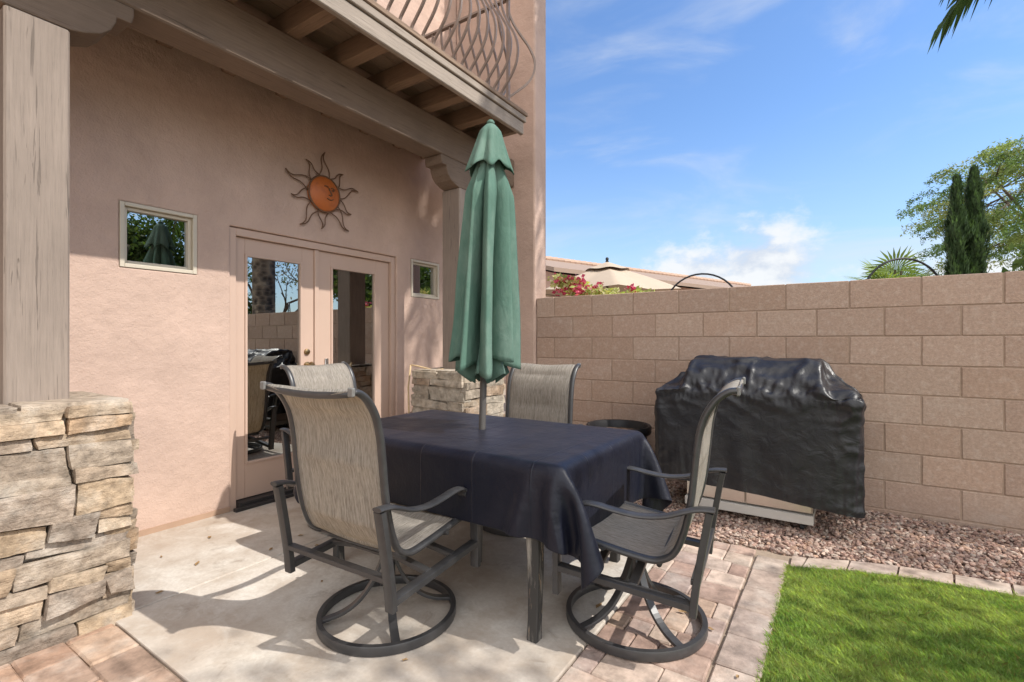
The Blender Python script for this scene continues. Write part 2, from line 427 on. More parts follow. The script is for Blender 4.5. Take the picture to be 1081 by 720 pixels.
# cumulus bank low above the wall
def puff(cx, cz, rx, rz, amp):
    dx = wmath('DIVIDE', wmath('SUBTRACT', X, cx), rx); dz = wmath('DIVIDE', wmath('SUBTRACT', Z, cz), rz)
    return wmath('SUBTRACT', amp, wmath('SQRT', wmath('ADD', wmath('MULTIPLY', dx, dx), wmath('MULTIPLY', dz, dz))))
cn = wnoise(13, 7, .58, (1, 1, 1.5))
d = wmath('MAXIMUM', puff(-.115, .130, .10, .085, 1.18), puff(-.215, .120, .12, .075, 1.05))
d = wmath('MAXIMUM', d, puff(.18, .10, .16, .06, .8))
dens = wmath('ADD', d, wmath('MULTIPLY', wmath('SUBTRACT', cn, .5), 2.4))
north = wsmooth(sep.outputs[1], .2, .5)
cum = wmath('MULTIPLY', wmath('MULTIPLY', wsmooth(dens, .0, .8), north), .92)
ci = wnoise(2.4, 6, .55, (1.2, 1.2, 4.5), .6); ci2 = wnoise(.9, 3, .5, (1, 1, 1.6))
cir = wmath('MULTIPLY', wmath('MULTIPLY', wsmooth(ci, .42, .78), wsmooth(ci2, .34, .60)), .62)
haze = wmath('MULTIPLY', wsmooth(Z, .42, .0), .38)
def wmix(a, b, f):
    m = N.new('ShaderNodeMix'); m.data_type = 'RGBA'
    for sck, v in ((m.inputs[0], f), (m.inputs[6], a), (m.inputs[7], b)):
        if hasattr(v, 'is_linked'): L.new(v, sck)
        else: sck.default_value = (v[0], v[1], v[2], 1)
    return m.outputs[2]
tint = N.new('ShaderNodeMix'); tint.data_type = 'RGBA'; tint.blend_type = 'MULTIPLY'; tint.inputs[0].default_value = 1
L.new(sky.outputs[0], tint.inputs[6]); tint.inputs[7].default_value = (1.0, 1.2, 1.48, 1)
c = wmix(tint.outputs[2], (4.2, 4.9, 6.0), haze)
c = wmix(c, (5.2, 5.6, 6.2), cir)
shade = wmix((4.6, 5.0, 5.7), (6.4, 6.5, 6.6), wsmooth(wnoise(13, 5, .55, (1, 1, 1.5)), .38, .6))
c = wmix(c, shade, cum)
# added out-of-view bright cloud behind and beside the viewer, serving as fill light
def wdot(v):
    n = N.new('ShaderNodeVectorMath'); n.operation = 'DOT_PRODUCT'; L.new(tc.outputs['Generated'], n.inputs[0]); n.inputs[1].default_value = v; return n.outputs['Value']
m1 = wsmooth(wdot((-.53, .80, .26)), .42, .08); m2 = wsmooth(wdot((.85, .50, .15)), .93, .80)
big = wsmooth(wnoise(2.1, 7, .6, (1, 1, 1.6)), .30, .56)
fill_cloud = wmath('MULTIPLY', wmath('MULTIPLY', m1, m2), wmath('MULTIPLY', big, wsmooth(Z, -.02, .08)))
c = wmix(c, (15.6, 15.1, 14.4), wmath('MULTIPLY', fill_cloud, .92))
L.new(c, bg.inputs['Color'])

sl = bpy.data.lights.new('sun', 'SUN'); sl.energy = 5.0; sl.angle = math.radians(.5); sl.color = (1, .955, .885)
so = bpy.data.objects.new('sun', sl); COL.objects.link(so); so.rotation_euler = (-SUNDIR).to_track_quat('-Z', 'Y').to_euler(); so.location = (6, 2, 8)

cam = bpy.data.cameras.new('camera'); cam.sensor_width = 36; cam.lens = 36*520/1081; cam.clip_start = .05; cam.clip_end = 2000
co = bpy.data.objects.new('camera', cam); COL.objects.link(co); co.location = (0, 0, 1.22); co.rotation_euler = (PI/2, 0, math.radians(33.6)); scn.camera = co
scn.view_settings.view_transform = 'Standard'; scn.view_settings.look = 'None'; scn.view_settings.exposure = 0
scn.cycles.max_bounces = 10; scn.cycles.diffuse_bounces = 5; scn.cycles.transparent_max_bounces = 12
scn.cycles.use_denoising = True; scn.cycles.sample_clamp_indirect = 6

# ------------------------------------------------------------------ ground surfaces
WX, BY = -3.64, 4.344           # house wall face, block wall face
g = MB(); g.box((-400, -400, -.3), (400, 400, -.07)); tag(g.build('ground', M['ground']), kind='structure')

def slab(poly, z0, z1, name, mat, bevel=.006):
    m = MB(); m.prism(poly, 2, z0, z1); return tag(m.build(name, mat, bevel=bevel), kind='structure')
slab([(-3.64,.83),(-2.668,.83),(-2.668,3.46),(-3.64,3.46)], -.1, 0, 'concrete_patio', M['concrete'])
slab([(-2.66,.83),(-.85,.83),(-.85,3.2),(-1.3,3.25),(-1.9,3.4),(-2.66,3.46)], -.1, 0, 'concrete_patio', M['concrete'])
slab([(-3.64,3.47),(-2.4,3.45),(-2.1,3.9),(-2.1,4.32),(-3.64,4.32)], -.1, -.001, 'concrete_patio', M['concrete'])

g = MB(); g.box((-3.6, -2.2, -.07), (-.2, .86, -.016)); g.box((-.87, .86, -.07), (-.2, 3.3, -.016))
tag(g.build('paving_bed', M['sand']), kind='structure')
PCOL = [tuple(q*1.22 for q in p) for p in [(.40,.295,.235),(.36,.255,.205),(.43,.335,.27),(.33,.245,.21),(.42,.30,.225),(.38,.30,.25),(.45,.35,.285),(.34,.235,.19)]]
def pav(m, x0, y0, x1, y1, z=-.002, pal=PCOL, b=.006):
    c = random.choice(pal); k = random.uniform(.9, 1.1); dz = random.uniform(-.0025, .0025)
    m.bbox((x0+.0012, y0+.0012, -.06), (x1-.0012, y1-.0012, z+dz), b, sc(c, k), None, .0022)
m = MB(); y = .84
while y < 3.2:                                  # tumbled field pavers in courses
    h = random.choice((.115, .15, .15, .185)); y1 = min(y+h, 3.22); x = -.845
    first = True
    while x < -.405:
        L_ = random.choice((.10, .15, .19, .22)) if not first else random.choice((.08, .14, .2))
        first = False
        x1 = x+L_
        if -.405-x1 < .07: x1 = -.405
        pav(m, x, y, x1, y1); x = x1
    y = y1
tag(m.build('paved_path', M['paver']), kind='structure')
m = MB(); y = -2.0
BORD = [(.47,.365,.30),(.42,.33,.28),(.50,.40,.33)]
while y < 3.1:                                  # straight edging beside the lawn
    h = random.choice((.2, .235, .235)); y1 = min(y+h, 3.16); pav(m, -.395, y, -.232, y1, .001, BORD); y = y1
pts = [(-.40,3.02,3.17),(-.17,3.08,3.23),(.03,3.17,3.32),(.25,3.24,3.39),(.48,3.28,3.425),(.70,3.305,3.45),(.95,3.32,3.465),(1.2,3.33,3.475),(1.45,3.335,3.48),(1.7,3.335,3.48),(2.0,3.335,3.48),(2.3,3.335,3.48),(2.6,3.335,3.48)]
for i in range(len(pts)-1):
    a, b_ = pts[i], pts[i+1]
    if i == 0: a = (-.225, 3.055, 3.215); 
    k = random.choice(BORD); e = .003
    q = [(a[0]+e,a[1]),(b_[0]-e,b_[1]),(b_[0]-e+.02,b_[2]),(a[0]+e+(.02 if i else 0),a[2])]
    ins = [((p[0]-sum(r[0] for r in q)/4)*.975+sum(r[0] for r in q)/4, (p[1]-sum(r[1] for r in q)/4)*.95+sum(r[1] for r in q)/4) for p in q]
    vs = [(p[0],p[1],-.06) for p in q]+[(p[0],p[1],-.012) for p in q]+[(p[0],p[1],.001) for p in ins]
    m.add(vs, [(0,1,5,4),(1,2,6,5),(2,3,7,6),(3,0,4,7),(4,5,9,8),(5,6,10,9),(6,7,11,10),(7,4,8,11),(8,9,10,11)], k)
tag(m.build('paver_edging', M['paver']), kind='structure')
m = MB(); y = .825; PAL2 = [(.46,.30,.21),(.42,.27,.19),(.48,.335,.24),(.40,.28,.21)]
row = 0
while y > -2.0:                                 # warm pavers on the near side of the slab
    h = .16; x = -3.55 - (row % 2)*.12
    while x < -.85:
        x1 = x+.24; pav(m, x, y-h, min(x1, -.40), y, -.001, PAL2, .008); x = x1
    y -= h; row += 1
tag(m.build('paved_walk', M['paver']), kind='structure')

# a few dry leaves blown onto the slab and pavers
LEAFM = mat_simple('dry_leaf', (.30, .19, .09), .8, .2, 0, .4, 60)
st_ = random.getstate(); random.seed(77)
for k in range(26):
    px_, py_ = random.choice(((random.uniform(-2.6,-.3), random.uniform(.9,2.9)), (random.uniform(-3.55,-2.7), random.uniform(.95,2.0)), (random.uniform(-1.0,-.3), random.uniform(1.2,3.1))))
    L_ = random.uniform(.012, .026); lf = MB(); lf.add([(-L_,0,.002),(-L_*.3,L_*.42,.006),(L_*.5,L_*.35,.003),(L_,0,.007),(L_*.4,-L_*.38,.004),(-L_*.4,-L_*.36,.007),(0,0,.002)], [(0,6,1),(1,6,2),(2,6,3),(3,6,4),(4,6,5),(5,6,0)])
    lo_ = lf.build('dry_leaf', LEAFM, None, fixn=False); lo_.location = (px_, py_, .002); lo_.rotation_euler = (0, 0, random.uniform(0, 6.28)); tag(lo_, 'tiny dry brown leaf lying on the patio floor', 'leaf', 'dry leaves scattered on the patio')
random.setstate(st_)

# gravel
m = MB(); m.prism([(-2.1,3.46),(-1.3,3.26),(-.85,3.22),(-.2,3.2),(.2,3.36),(.7,3.45),(1.4,3.48),(9,3.48),(9,4.4),(-2.1,4.4)], 2, -.07, -.026)
tag(m.build('gravel_bed', M['gravel_bed']), kind='structure')
def inside(px, py):
    yb = np.interp(px, [-2.1,-1.3,-.85,-.2,.05,.25,.48,.7,1.2,9], [3.46,3.26,3.225,3.24,3.335,3.41,3.445,3.47,3.495,3.5])
    return py > yb
def gravel(n, x0, x1, s0, s1):
    phi = (1+5**.5)/2
    ico = np.array([(-1,phi,0),(1,phi,0),(-1,-phi,0),(1,-phi,0),(0,-1,phi),(0,1,phi),(0,-1,-phi),(0,1,-phi),(phi,0,-1),(phi,0,1),(-phi,0,-1),(-phi,0,1)])/1.9
    F = np.array([(0,11,5),(0,5,1),(0,1,7),(0,7,10),(0,10,11),(1,5,9),(5,11,4),(11,10,2),(10,7,6),(7,1,8),(3,9,4),(3,4,2),(3,2,6),(3,6,8),(3,8,9),(4,9,5),(2,4,11),(6,2,10),(8,6,7),(9,8,1)])
    px = rng.uniform(x0, x1, n*2); py = rng.uniform(3.2, BY, n*2); k = inside(px, py); px = px[k][:n]; py = py[k][:n]; n = len(px)
    s = rng.uniform(s0, s1, n)*rng.choice([.7,1,1,1.25], n)
    P = ico[None]*rng.uniform(.6, 1.25, (n, 12, 1))*s[:, None, None]*np.stack([rng.uniform(.8,1.4,n), rng.uniform(.7,1.1,n), rng.uniform(.5,.85,n)], 1)[:, None]
    a = rng.uniform(0, 2*PI, n); ca, sa = np.cos(a)[:, None], np.sin(a)[:, None]
    P = np.stack([P[...,0]*ca-P[...,1]*sa, P[...,0]*sa+P[...,1]*ca, P[...,2]], -1)
    t = rng.uniform(-.6, .6, n); ct, st = np.cos(t)[:, None], np.sin(t)[:, None]
    P = np.stack([P[...,0], P[...,1]*ct-P[...,2]*st, P[...,1]*st+P[...,2]*ct], -1)
    P += np.stack([px, py, -.022+rng.uniform(0, .022, n)+.02*np.clip((py-3.9), 0, 1)], 1)[:, None]
    pal = np.array([(.40,.27,.22),(.34,.22,.18),(.46,.34,.28),(.28,.18,.15),(.50,.41,.35),(.38,.29,.25),(.24,.17,.15),(.42,.28,.21)])
    c = pal[rng.integers(0, 8, n)]*rng.uniform(.75, 1.3, (n, 1))*np.array([[1.0,.98,.95]])
    return P[:, F].reshape(-1, 3, 3), np.repeat(c, 20, axis=0)
A, ca = gravel(19000, -2.1, 1.35, .0095, .0155); B, cb = gravel(2500, 1.35, 4, .014, .02)
tag(soup('gravel', np.concatenate([A, B]), np.concatenate([ca, cb]), M['gravel']), 'pinkish brown crushed gravel spread along the foot of the block wall', 'gravel', kind='stuff')

# lawn
m = MB(); m.prism([(-.228,-2),(2.6,-2),(2.6,3.33),(1.2,3.325),(.7,3.3),(.48,3.275),(.25,3.235),(.03,3.165),(-.17,3.075),(-.228,3.05)], 2, -.07, -.012)
tag(m.build('lawn', M['soilbed']), kind='structure')
def blades(n, x0, x1, y0, y1, hw, hmul=1.0):
    px = rng.uniform(x0, x1, n); py = rng.uniform(y0, y1, n)
    yb = np.interp(px, [-.23,-.17,.03,.25,.48,.7,1.2,2.6], [3.06,3.085,3.175,3.245,3.285,3.31,3.335,3.34])
    k = py < yb + rng.uniform(-.02, .022, n); px = px[k]; py = py[k]; n = len(px)
    h = rng.uniform(.010, .022, n)*hmul*rng.choice([.8,1,1.25],n); a = rng.uniform(0, 2*PI, n); lean = rng.uniform(.3, 1.3, n)*h
    la = a+rng.uniform(-1, 1, n)*.6
    # mown lawn has tufts that lean together
    tuft = np.sin(px*23+3*np.sin(py*17))*1.2+np.sin(py*31+2*np.sin(px*13))*1.2
    la = .6*la+.4*tuft
    w_ = hw*rng.uniform(.7, 1.3, n); dx, dy = np.cos(a)*w_, np.sin(a)*w_
    b = np.stack([px, py, np.full(n, -.014)], 1); tip = b+np.stack([np.cos(la)*lean, np.sin(la)*lean, h], 1)
    mid = b+np.stack([np.cos(la)*lean*.35, np.sin(la)*lean*.35, h*.6], 1); o = np.stack([dx, dy, np.zeros(n)], 1)
    Q = np.stack([b-o, b+o, mid+o*.8, tip, mid-o*.8], 1)
    big = np.clip(.5+.32*np.sin(px*5.1+1.3*np.sin(py*4))*np.sin(py*6.3+px*2)+.25*np.sin(px*17+2*np.sin(py*11))*np.sin(py*19+px*7)+rng.normal(0,.18,n), 0, 1)
    c = np.array([(.165,.29,.065)])*(1-big[:, None])+np.array([(.36,.45,.14)])*big[:, None]
    c = c*rng.uniform(.6, 1.3, (n, 1)); dry = rng.random(n) < .10; c[dry] = np.array((.28,.24,.09))*rng.uniform(.7, 1.2, (dry.sum(), 1))
    return Q, c
Q1, c1 = blades(290000, -.243, 1.0, 1.7, 3.35, .0013); Q2, c2 = blades(50000, -.235, 2.6, -1.9, 1.7, .0028); Q3, c3 = blades(25000, 1.0, 2.6, 1.5, 3.35, .0028)
tag(soup('grass', np.concatenate([Q1, Q2, Q3]), np.concatenate([c1, c2, c3]), M['grass'], None, 5), 'short bright green grass of the lawn inside the paver edging', 'grass', kind='stuff')

# ------------------------------------------------------------------ block wall
wall = empty('block_wall', (0, BY, 0), 0, 'tan concrete block garden wall running behind the covered grill', 'wall')
m = MB(); CH = .2032; top = 1.66; BL = .4064
for r in range(9):
    z1 = top-r*CH; z0 = z1-CH; off = .4667+(BL/2 if r % 2 else 0)
    k0 = math.floor((-2.585-off)/BL)
    for k in range(k0, 26):
        xa = max(off+k*BL, -2.585); xb = min(off+(k+1)*BL, 10.5)
        if xb-xa < .03: continue
        v = random.uniform(1.1, 1.26); base = random.choice([(.40,.29,.228),(.385,.275,.215),(.41,.30,.235),(.39,.275,.21)])
        dy = random.uniform(-.0012, .0012)
        m.bbox((xa+.0045, dy, z0+.0035), (xb-.0045, .15+dy, z1-.0035 if r else z1), .004, sc(base, v), None, .0018)
m.build('blocks', M['block'], wall)
m = MB(); m.box((-2.584, .006, -.2), (10.5, .144, top-.004)); m.build('mortar_joint', M['block_mortar'], wall)

# ------------------------------------------------------------------ house
house = empty('house', (0, 0, 0), 0, 'pinkish stucco house with french doors under a wooden balcony', 'house')
m = MB(); T = .22
ops = [(1.172, 1.606, 1.672, 2.075), (1.825, 3.42, -.1, 2.05), (3.618, 4.04, 1.672, 2.06)]   # y0 y1 z0 z1
ys = sorted({-6.0, 4.56, *[o[0] for o in ops], *[o[1] for o in ops]}); zs = sorted({-.2, 6.6, *[o[2] for o in ops if o[2] > 0], *[o[3] for o in ops], 2.05})
m_v = MB()
def open_at(y, z): return any(o[0] < y < o[1] and o[2] < z < o[3] for o in ops)
gv = {}
def vid(x, y, z):
    k = (round(x, 4), round(y, 4), round(z, 4))
    if k not in gv: gv[k] = len(m.v); m.v.append(k); m.c.append((1,1,1))
    return gv[k]
x0, x1 = WX-T, WX
for i in range(len(ys)-1):
    for j in range(len(zs)-1):
        a, b_, c_, d_ = ys[i], ys[i+1], zs[j], zs[j+1]
        if open_at((a+b_)/2, (c_+d_)/2): continue
        m.f.append((vid(x1,a,c_), vid(x1,b_,c_), vid(x1,b_,d_), vid(x1,a,d_))); m.f.append((vid(x0,a,c_), vid(x0,a,d_), vid(x0,b_,d_), vid(x0,b_,c_)))
        for (yy, zz, e) in (((a+a-.01)/2, (c_+d_)/2, 0), ((b_+b_+.01)/2, (c_+d_)/2, 1), ((a+b_)/2, c_-.005, 2), ((a+b_)/2, d_+.005, 3)):
            outside = yy < -6 or yy > 4.56 or zz < -.2 or zz > 6.6
            if outside or open_at(yy, zz):
                E = {0: ((a,c_),(a,d_)), 1: ((b_,c_),(b_,d_)), 2: ((a,c_),(b_,c_)), 3: ((a,d_),(b_,d_))}[e]
                (p, q), (r_, s_) = E; m.f.append((vid(x0,p,q), vid(x0,r_,s_), vid(x1,r_,s_), vid(x1,p,q)))
m.build('wall', M['stucco'], house, bevel=.012)
m = MB(); m.box((-9, 4.34, -.2), (x0-.002, 4.56, 6.6)); m.box((-9, -6, -.2), (x0-.002, -5.78, 6.6)); m.box((-9.2, -6, -.2), (-9.002, 4.56, 6.6)); m.box((-9.3, -6.1, 6.602), (-3.5, 4.5, 6.8))
m.build('outer_walls', M['stucco'], house)
m = MB(); m.prism([(-2.96,-.2),(-2.59,-.2),(-2.59,6.9),(WX+.002,6.9),(WX+.002,2.75),(-2.96,2.75)], 1, 4.32, 4.56); m.build('wing_wall', M['stucco'], house, bevel=.02)
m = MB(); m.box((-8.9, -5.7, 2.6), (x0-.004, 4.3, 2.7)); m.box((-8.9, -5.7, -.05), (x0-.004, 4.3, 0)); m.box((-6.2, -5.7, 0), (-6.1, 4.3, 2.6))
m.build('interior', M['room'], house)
m = MB(); m.box((WX, -.5, -.16), (WX+.012, 1.82, .035)); m.build('base_screed', mat_simple('screed', (.40, .27, .19), .8, .2, 0, .15, 8), house)

# french doors
DX = WX-.05
fr = MB(); fr.box((DX-.06, 1.828, -.01), (DX+.03, 1.878, 2.046)); fr.box((DX-.06, 3.367, -.01), (DX+.03, 3.417, 2.046)); fr.box((DX-.06, 1.8785, 1.99), (DX+.03, 3.3665, 2.046))
dfr = fr.build('door_frame', M['stucco_trim'], house, bevel=.004)
th = MB(); th.box((WX-.15, 1.879, -.01), (WX+.03, 3.366, .045)); th.box((WX+.031, 1.83, -.01), (WX+.075, 3.415, .022)); th.build('threshold', M['threshold'], dfr, bevel=.003)
for k, (y0, y1) in enumerate(((1.883, 2.532), (2.575, 3.362))):
    d_ = MB(); s = .075 if k == 0 else .11
    ya, yb = (1.955, 2.425) if k == 0 else (2.70, 3.20)
    zb, zt = .30, 1.87
    d_.box((DX-.045, y0, .05), (DX, ya, 1.987)); d_.box((DX-.045, yb, .05), (DX, y1, 1.987)); d_.box((DX-.045, ya+.0005, .05), (DX, yb-.0005, zb)); d_.box((DX-.045, ya+.0005, zt), (DX, yb-.0005, 1.987))
    for (a, b_, c_, e) in ((ya, ya+.018, zb, zt), (yb-.018, yb, zb, zt), (ya+.0185, yb-.0185, zb, zb+.018), (ya+.0185, yb-.0185, zt-.018, zt)):
        d_.box((DX-.03, a, c_), (DX+.009, b_, e))
    do = d_.build('door', M['stucco_trim'], house, bevel=.003)
    p = MB(); p.box((DX-.018, ya+.017, zb+.017), (DX-.012, yb-.017, zt-.017)); p.build('glass_pane', M['glass'], do)
    bl = MB(); bl.box((DX-.07, ya, zt-.085), (DX-.05, yb, zt+.01))
    bl.build('blind', M['blind'], do)
    hd = MB()
    if k == 0:
        hd.lathe([(0,.0),(.028,.0),(.028,.008),(.012,.012),(.012,.04),(.026,.05),(.03,.065),(.022,.08),(0,.083)], 16)
        hd.v = [(DX+.001+z, 2.468+x, 1.02+y_) for x, y_, z in hd.v]
        hd.build('handle', M['brass'], do, smooth_angle=40); hd = MB(); hd.lathe([(0,0),(.026,0),(.024,.012),(.014,.016),(0,.017)], 16); hd.v = [(DX+.001+z, 2.468+x, 1.13+y_) for x, y_, z in hd.v]; hd.build('deadbolt', M['brass'], do, smooth_angle=40)
    else:
        hd.tube([(DX+.01, 2.655, 1.0), (DX+.05, 2.655, 1.0), (DX+.055, 2.66, 1.0), (DX+.055, 2.77, 1.0)], .009, 8); hd.bbox((DX+.001, 2.638, .95), (DX+.012, 2.672, 1.07), .003)
        hd.build('handle', M['silver'], do, smooth_angle=40)
ast = MB(); ast.box((DX-.04, 2.534, .05), (DX+.016, 2.573, 1.988)); ast.build('astragal', M['stucco_trim'], house, bevel=.004)
# small windows
for (y0, y1, z0, z1) in (ops[0], ops[2]):
    f = MB(); fx = WX-.05
    for (a, b_, c_, e) in ((y0+.001, y0+.026, z0, z1), (y1-.026, y1-.001, z0, z1), (y0+.0265, y1-.0265, z0, z0+.026), (y0+.0265, y1-.0265, z1-.026, z1)):
        f.box((fx-.03, a, c_+.001), (WX+.004, b_, e-.001))
    wo = f.build('window', M['vinyl'], house, bevel=.003)
    f = MB()
    for (a, b_, c_, e) in ((y0+.027, y0+.046, z0+.027, z1-.027), (y1-.046, y1-.027, z0+.027, z1-.027), (y0+.0465, y1-.0465, z0+.027, z0+.046), (y0+.0465, y1-.0465, z1-.046, z1-.027)):
        f.box((fx-.02, a, c_), (fx+.028, b_, e))
    f.build('sash', M['vinyl'], wo, bevel=.003)
    p = MB(); p.box((fx-.006, y0+.045, z0+.045), (fx, y1-.045, z1-.045)); p.build('glass_pane', M['glass'], wo)

# timber porch: posts, corbels, beam, joists, balcony
PX0, PX1 = -3.05, -2.84
def post(yc, zb):
    m = MB(); m.bbox((PX0, yc-.105, zb), (PX1, yc+.105, 2.60), .008, None, None, .002)
    p = m.build('porch_post', M['post'], house)
    q = MB(); poly = []
    # corbel profile (y, z): wide at top, ogee down to the post width
    half = [(.105,2.602),(.15,2.612),(.215,2.64),(.255,2.68),(.275,2.725),(.277,2.75),(.335,2.752),(.345,2.79),(.345,2.829)]
    poly = [(yc+a, z) for a, z in half]+[(yc-a, z) for a, z in half[::-1]]
    q.prism(poly, 0, PX0+.012, PX1-.004); q.build('corbel', M['beam'], p, bevel=.006)
post(.63, .93); post(3.53, .93)
m = MB(); m.bbox((PX0, -2.6, 2.831), (PX1, 4.318, 3.118), .008); m.build('beam', M['beam'], house)
FX = -2.43
for k in range(14):
    y = 3.36-.40*k; m = MB(); m.bbox((WX+.003, y, 3.122), (FX-.001, y+.09, 3.262), .005); m.build('joist', M['joist'], house)
m = MB()
m.bbox((WX+.003, 3.745, 3.122), (FX-.001, 3.79, 3.262), .004)
for k in range(9): m.bbox((WX+.004+k*.131, -2.6, 3.264), (WX+.004+k*.131+.128, 3.80, 3.30), .003)
m.bbox((FX+.0, -2.6, 3.264), (FX+.065, 3.825, 3.302), .005)
deck = m.build('balcony_deck', M['deckwood'], house)
m = MB(); m.bbox((FX, -2.6, 3.095), (FX+.04, 3.792, 3.205), .006); m.bbox((FX, -2.6, 3.208), (FX+.055, 3.812, 3.2625), .005); m.build('fascia', M['fascia'], deck)

rl = MB(); RX, RY = -2.50, 3.70; RB, RT = 3.37, 4.32; BW = .175
def bar(a, b_, hh=.008, ww=.016): 
    rl.sweep([a, b_], [(-ww,-hh),(ww,-hh),(ww,hh),(-ww,hh)])
bar((RX, -2.5, RB), (RX, RY, RB)); bar((RX, RY, RB), (WX+.02, RY, RB)); bar((RX, -2.5, RT), (RX, RY, RT), .01, .02); bar((RX, RY, RT), (WX+.02, RY, RT), .01, .02)
for (x, y) in ((RX, RY), (WX+.03, RY), (RX, 1.6), (RX, -.5)): rl.box((x-.013, y-.013, 3.303), (x+.013, y+.013, RT))
rail = rl.build('railing', M['rail'], deck)
bp = [(0,0),(.0,.05),(.05,.11),(.11,.18),(.155,.26),(.175,.35),(.17,.44),(.135,.54),(.085,.63),(.04,.72),(.012,.80),(0,.86),(0,.95)]
def baluster(x, y, nx, ny):
    m = MB(); m.sweep(smoothpath([(x+nx*a*BW/.175, y+ny*a*BW/.175, RB+z) for a, z in bp], 3), [(-.0085,-.0085),(.0085,-.0085),(.0085,.0085),(-.0085,.0085)], up=(-ny, nx, 0.001))
    m.build('baluster', M['rail'], rail, smooth_angle=60)
for k in range(44): baluster(RX, RY-.11*(k+1), 1, 0)
for k in range(9): baluster(RX-.115*(k+1), RY, 0, 1)
baluster(RX, RY, 1, 1)

# ------------------------------------------------------------------ stone pillars
SPAL = [(p[0]*1.18, p[1]*1.07, p[2]*.97) for p in [(.37,.325,.275),(.34,.30,.26),(.45,.37,.275),(.48,.41,.325),(.42,.32,.225),(.40,.355,.30),(.52,.45,.36),(.37,.315,.255),(.45,.37,.28),(.33,.295,.26)]]
def stone(m, c, h, rz, col, seed, res, tilt=0.0, amp=.010):
    # rough quarry-faced block: subdivided rounded box with ridged noise. h = half sizes along its own x (depth), y, z
    R = Matrix.Translation(c) @ Matrix.Rotation(rz, 4, 'Z') @ Matrix.Rotation(tilt, 4, 'X')
    ns = [max(2, int(round(2*h[i]/res))) for i in range(3)]
    sk = [random.uniform(-.22, .22) for _ in range(4)]
    vs = []; idx = {}; fs = []
    def vert(i, j, k):
        if (i, j, k) in idx: return idx[(i, j, k)]
        p = [2*i/ns[0]-1, 2*j/ns[1]-1, 2*k/ns[2]-1]
        q = [p[0], p[1], p[2]]
        rr = .03
        a = [abs(t) for t in p]
        for t in range(3):
            o = [a[u] for u in range(3) if u != t]
            e = max(0, max(o)-(1-rr*2))/(rr*2)
            q[t] = p[t]*(1-rr*e*e)
        x, y, z = q[0]*h[0], q[1]*h[1], q[2]*h[2]
        z *= 1+sk[0]*q[1]; y += sk[1]*h[2]*q[2]; x += sk[2]*.02*q[2]+sk[3]*.02*q[1]
        s = Vector((x*1+seed*3.1, y*.55+seed*1.7, z*1.6))
        n1 = noise.fractal(s*7, .9, 2.1, 4); n1 = math.floor(n1*5)/5*.6+n1*.4; n2 = noise.fractal(s*24, .8, 2.0, 3); n3 = noise.noise(s*3.3); n2 = n2*.7+.5*(abs(noise.noise(s*17))*2-.5)
        x += (n1*.8+n2*.45)*amp*(.5+.5*q[0]) + .008*n3; y += (n1+n3)*amp*.55*q[1]; z += (n2*.3+n3*.8)*amp*.55*q[2]
        idx[(i, j, k)] = len(vs); vs.append(R @ Vector((x, y, z))); return idx[(i, j, k)]
    nx, ny, nz = ns
    for j in range(ny):
        for k in range(nz):
            fs.append((vert(nx,j,k), vert(nx,j+1,k), vert(nx,j+1,k+1), vert(nx,j,k+1)))
    for i in range(nx):
        for k in range(nz):
            fs.append((vert(i,0,k), vert(i+1,0,k), vert(i+1,0,k+1), vert(i,0,k+1))); fs.append((vert(i+1,ny,k), vert(i,ny,k), vert(i,ny,k+1), vert(i+1,ny,k+1)))
        for j in range(ny):
            fs.append((vert(i,j,nz), vert(i+1,j,nz), vert(i+1,j+1,nz), vert(i,j+1,nz))); fs.append((vert(i,j+1,0), vert(i+1,j+1,0), vert(i+1,j,0), vert(i,j,0)))
    m.add(vs, fs, col)

